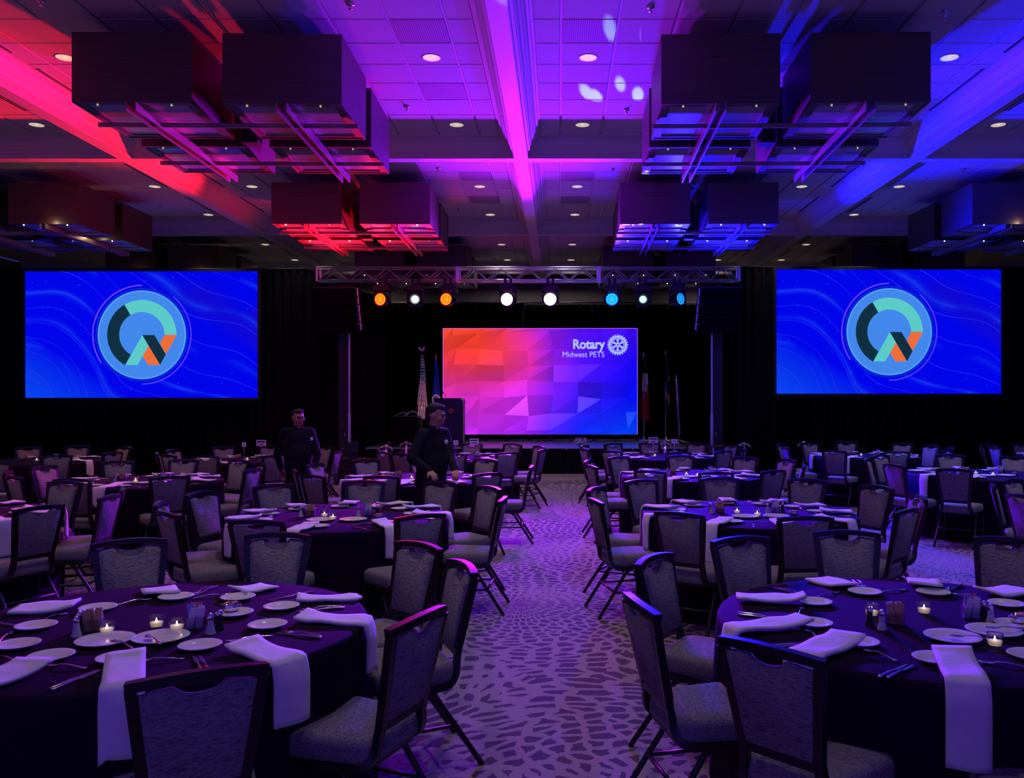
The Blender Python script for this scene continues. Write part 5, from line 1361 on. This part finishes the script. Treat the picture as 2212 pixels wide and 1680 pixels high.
def person(feet, H, face, look, armL, armR, label, glasses=False, badge=None, tilt=0.0, lean=0.0, girth=1.0):
    """feet: floor point; face: where the chest points; look: where the head points; arms: (elbow, wrist, hand tip) in room coordinates"""
    k = H / 1.72
    F = Vector((face[0], face[1], 0)).normalized(); S = Vector((-F.y, F.x, 0)); O = Vector((feet[0], feet[1], 0)); U = Vector((0, 0, 1))
    P = lambda f, s, z: O + F * f * k + S * s * k + U * z * k
    hip = P(0, 0, 0.93); che = P(lean * 0.5, 0, 1.25); nb = P(lean, 0, 1.455); hd = P(lean + 0.035, 0, 1.60)
    L = Vector((look[0], look[1], -tilt)).normalized(); LS = Vector((-L.y, L.x, 0)).normalized(); LU = LS.cross(L) * -1
    if LU.z < 0: LU = -LU
    hr = Matrix((LS, L, LU)).transposed()
    hp = lambda a, b, c: hd + hr @ Vector((a * k, b * k, c * k))
    b = MB()
    # body under the clothes, with neck and head, all one surface
    cap(b, nb - U * 0.05, nb.lerp(hd, 0.55), 0.062 * k, 0.056 * k)
    ell(b, hp(0, -0.010, 0.022), (0.076 * k, 0.096 * k, 0.098 * k), hr); ell(b, hp(0, 0.018, -0.035), (0.060 * k, 0.072 * k, 0.078 * k), hr); ell(b, hp(0, 0.040, -0.085), (0.040 * k, 0.040 * k, 0.030 * k), hr)
    ell(b, hp(0, 0.095, -0.020), (0.014 * k, 0.020 * k, 0.026 * k), hr); ell(b, hp(0, 0.078, 0.026), (0.048 * k, 0.020 * k, 0.014 * k), hr)
    ell(b, hp(0, 0.078, -0.062), (0.024 * k, 0.016 * k, 0.014 * k), hr)
    for s in (-1, 1): ell(b, hp(s * 0.079, -0.012, -0.008), (0.010 * k, 0.019 * k, 0.032 * k), hr); ell(b, hp(s * 0.045, 0.062, -0.024), (0.024 * k, 0.024 * k, 0.022 * k), hr)
    TM_ = Matrix((S, F, U)).transposed()
    ell(b, hip, (0.15 * k, 0.10 * k, 0.14 * k), TM_); ell(b, che, (0.165 * k, 0.105 * k, 0.19 * k), TM_); cap(b, hip, che, 0.10 * k, 0.10 * k)
    sh = {}
    for s, arm in ((1, armL), (-1, armR)):
        shd = nb + S * s * 0.185 * k - U * 0.055 * k; sh[s] = shd; e, w_, h_ = [Vector(q) for q in arm]
        cap(b, nb - U * 0.03, shd, 0.05 * k, 0.052 * k); cap(b, shd, e, 0.046 * k, 0.036 * k); cap(b, e, w_, 0.036 * k, 0.026 * k)
        f = (h_ - w_).normalized(); sd = f.cross(U if abs(f.z) < 0.8 else F).normalized()
        hand(b, w_, h_, sd if s > 0 else -sd, 0.75 if abs(f.z) < 0.9 else 0.35, U if abs(f.z) < 0.8 else -F)
        kn = O + S * s * 0.095 * k + F * 0.02 * k + U * 0.50 * k; an = O + S * s * 0.10 * k + U * 0.09 * k
        cap(b, hip + S * s * 0.085 * k - U * 0.02, kn, 0.075 * k, 0.052 * k); cap(b, kn, an, 0.050 * k, 0.035 * k); cap(b, an - U * 0.05 * k, an + F * 0.15 * k - U * 0.055 * k, 0.035 * k, 0.028 * k)
    o = fuse(b, 'person', M['skin'], 0.0075, smooth=3)
    # clothing
    g = girth; s_ = MB()
    ell(s_, hip + U * 0.02 + F * 0.02, (0.175 * k * g, 0.135 * k * g, 0.17 * k), TM_); ell(s_, che, (0.195 * k * g, 0.130 * k * g, 0.22 * k), TM_); cap(s_, hip + U * 0.04, che, 0.13 * k * g, 0.125 * k * g); ell(s_, hip.lerp(che, 0.5) + F * 0.025, (0.178 * k * g, 0.145 * k * g, 0.22 * k), TM_)
    cap(s_, nb - U * 0.055, nb + U * 0.015, 0.074 * k, 0.066 * k)
    for s, arm in ((1, armL), (-1, armR)):
        e, w_, h_ = [Vector(q) for q in arm]
        cap(s_, nb - U * 0.04, sh[s], 0.07 * k, 0.068 * k); cap(s_, sh[s], e, 0.066 * k, 0.056 * k); cap(s_, e, e.lerp(w_, 0.92), 0.055 * k, 0.042 * k)
    fuse(s_, 'shirt', M['shirt'], 0.011, o)
    c2 = MB()
    for s in (-1, 1):
        cap(c2, nb + S * s * 0.035 * k + U * 0.02 + F * 0.045, nb + S * s * 0.055 * k - F * 0.045 + U * 0.045, 0.020, 0.020, 8)
    fuse(c2, 'collar', M['shirt'], 0.008, o)
    tr = MB(); ell(tr, hip - U * 0.03, (0.17 * k * g, 0.125 * k * g, 0.12 * k), TM_)
    for s in (-1, 1):
        kn = O + S * s * 0.095 * k + F * 0.02 * k + U * 0.50 * k; an = O + S * s * 0.10 * k + U * 0.10 * k
        cap(tr, hip + S * s * 0.085 * k - U * 0.03, kn, 0.092 * k, 0.072 * k); cap(tr, kn, an, 0.070 * k, 0.056 * k)
    fuse(tr, 'trousers', M['shirt'], 0.011, o)
    for s in (-1, 1):
        q = MB(); an = O + S * s * 0.10 * k + U * 0.05 * k; cap(q, an - F * 0.03, an + F * 0.17 * k - U * 0.012 * k, 0.045 * k, 0.040 * k); fuse(q, 'shoe', M['black'], 0.008, o)
    h = MB()
    ell(h, hp(0, -0.030, 0.050), (0.081 * k, 0.088 * k, 0.084 * k), hr); ell(h, hp(0, 0.030, 0.092), (0.060 * k, 0.055 * k, 0.036 * k), hr); ell(h, hp(0, -0.062, -0.010), (0.066 * k, 0.052 * k, 0.060 * k), hr)
    fuse(h, 'hair', M['hair'], 0.008, o)
    for s in (-1, 1):
        q = MB(); ell(q, hp(s * 0.030, 0.079, 0.006), (0.012 * k, 0.010 * k, 0.007 * k), hr, 10); q.build('eye', mat('eye_dark', (0.03, 0.02, 0.02), 0.25), o)
        q = MB(); cap(q, hp(s * 0.014, 0.098, 0.026), hp(s * 0.048, 0.084, 0.026), 0.0045, 0.003, 6); q.build('eyebrow', 'hair', o)
    q = MB(); cap(q, hp(-0.020, 0.090, -0.060), hp(0.020, 0.090, -0.060), 0.004, 0.004, 6); q.build('mouth', mat('lips', srgb(140, 70, 66), 0.5), o)
    if glasses:
        q = MB()
        for s in (-1, 1):
            q.tube([hp(s * 0.033 + 0.024 * math.cos(a * PI / 6), 0.104, 0.004 + 0.017 * math.sin(a * PI / 6)) for a in range(12)], 0.0025, 6, closed=True); q.tube([hp(s * 0.057, 0.102, 0.008), hp(s * 0.083, -0.01, 0.008)], 0.0025, 6)
        q.tube([hp(-0.009, 0.106, 0.006), hp(0.009, 0.106, 0.006)], 0.0025, 6); q.build('eyeglasses', 'black', o)
    if badge is not None:
        q = MB(); ell(q, Vector(badge), (0.02, 0.012, 0.024)); q.build('name_badge', 'white', o)
    o.data.name = 'person'
    tag(o, label, 'person')
    return o
# man resting both hands on a chair of the second table
person((-1.36, 8.98), 1.69, (0.86, -0.50), (1.0, -0.12), ((-1.14, 8.98, 1.14), (-1.05, 8.72, 1.005), (-1.045, 8.58, 0.965)), ((-1.49, 8.66, 1.14), (-1.30, 8.62, 1.015), (-1.245, 8.56, 0.965)),
       'man in a black shirt leaning his hands on a chair back, face in profile', badge=(-1.165, 8.83, 1.30), tilt=0.18, lean=0.05, girth=1.12)
px_ = xx(643, 11.3)
person((px_, 11.3), 1.60, (0.55, -0.83), (0.62, -0.78), ((px_ + 0.27, 11.28, 1.02), (px_ + 0.24, 11.18, 0.80), (px_ + 0.24, 11.15, 0.68)), ((px_ - 0.27, 11.30, 1.02), (px_ - 0.25, 11.40, 0.80), (px_ - 0.22, 11.42, 0.68)),
       'man in black with eyeglasses standing behind the chairs below the left screen', glasses=True, badge=(xx(673, 11.1), 11.1, zz(948, 11.1)), tilt=0.02, girth=1.15)

# ================================================================== tell look-alikes apart
by = {}
for o, l, x in PENDING: by.setdefault(l, []).append((x, o))
ORD = ['', '', 'second', 'third', 'fourth', 'fifth', 'sixth']
for l, v in by.items():
    if len(v) < 2: continue
    v.sort(key=lambda q: q[0])
    for i, (x, o) in enumerate(v):
        if len(v) == 2: wd = 'left one' if i == 0 else 'right one'
        else: wd = 'leftmost' if i == 0 else 'rightmost' if i == len(v) - 1 else ORD[min(i + 1, 6)] + ' from left'
        o['label'] = l + ', ' + wd
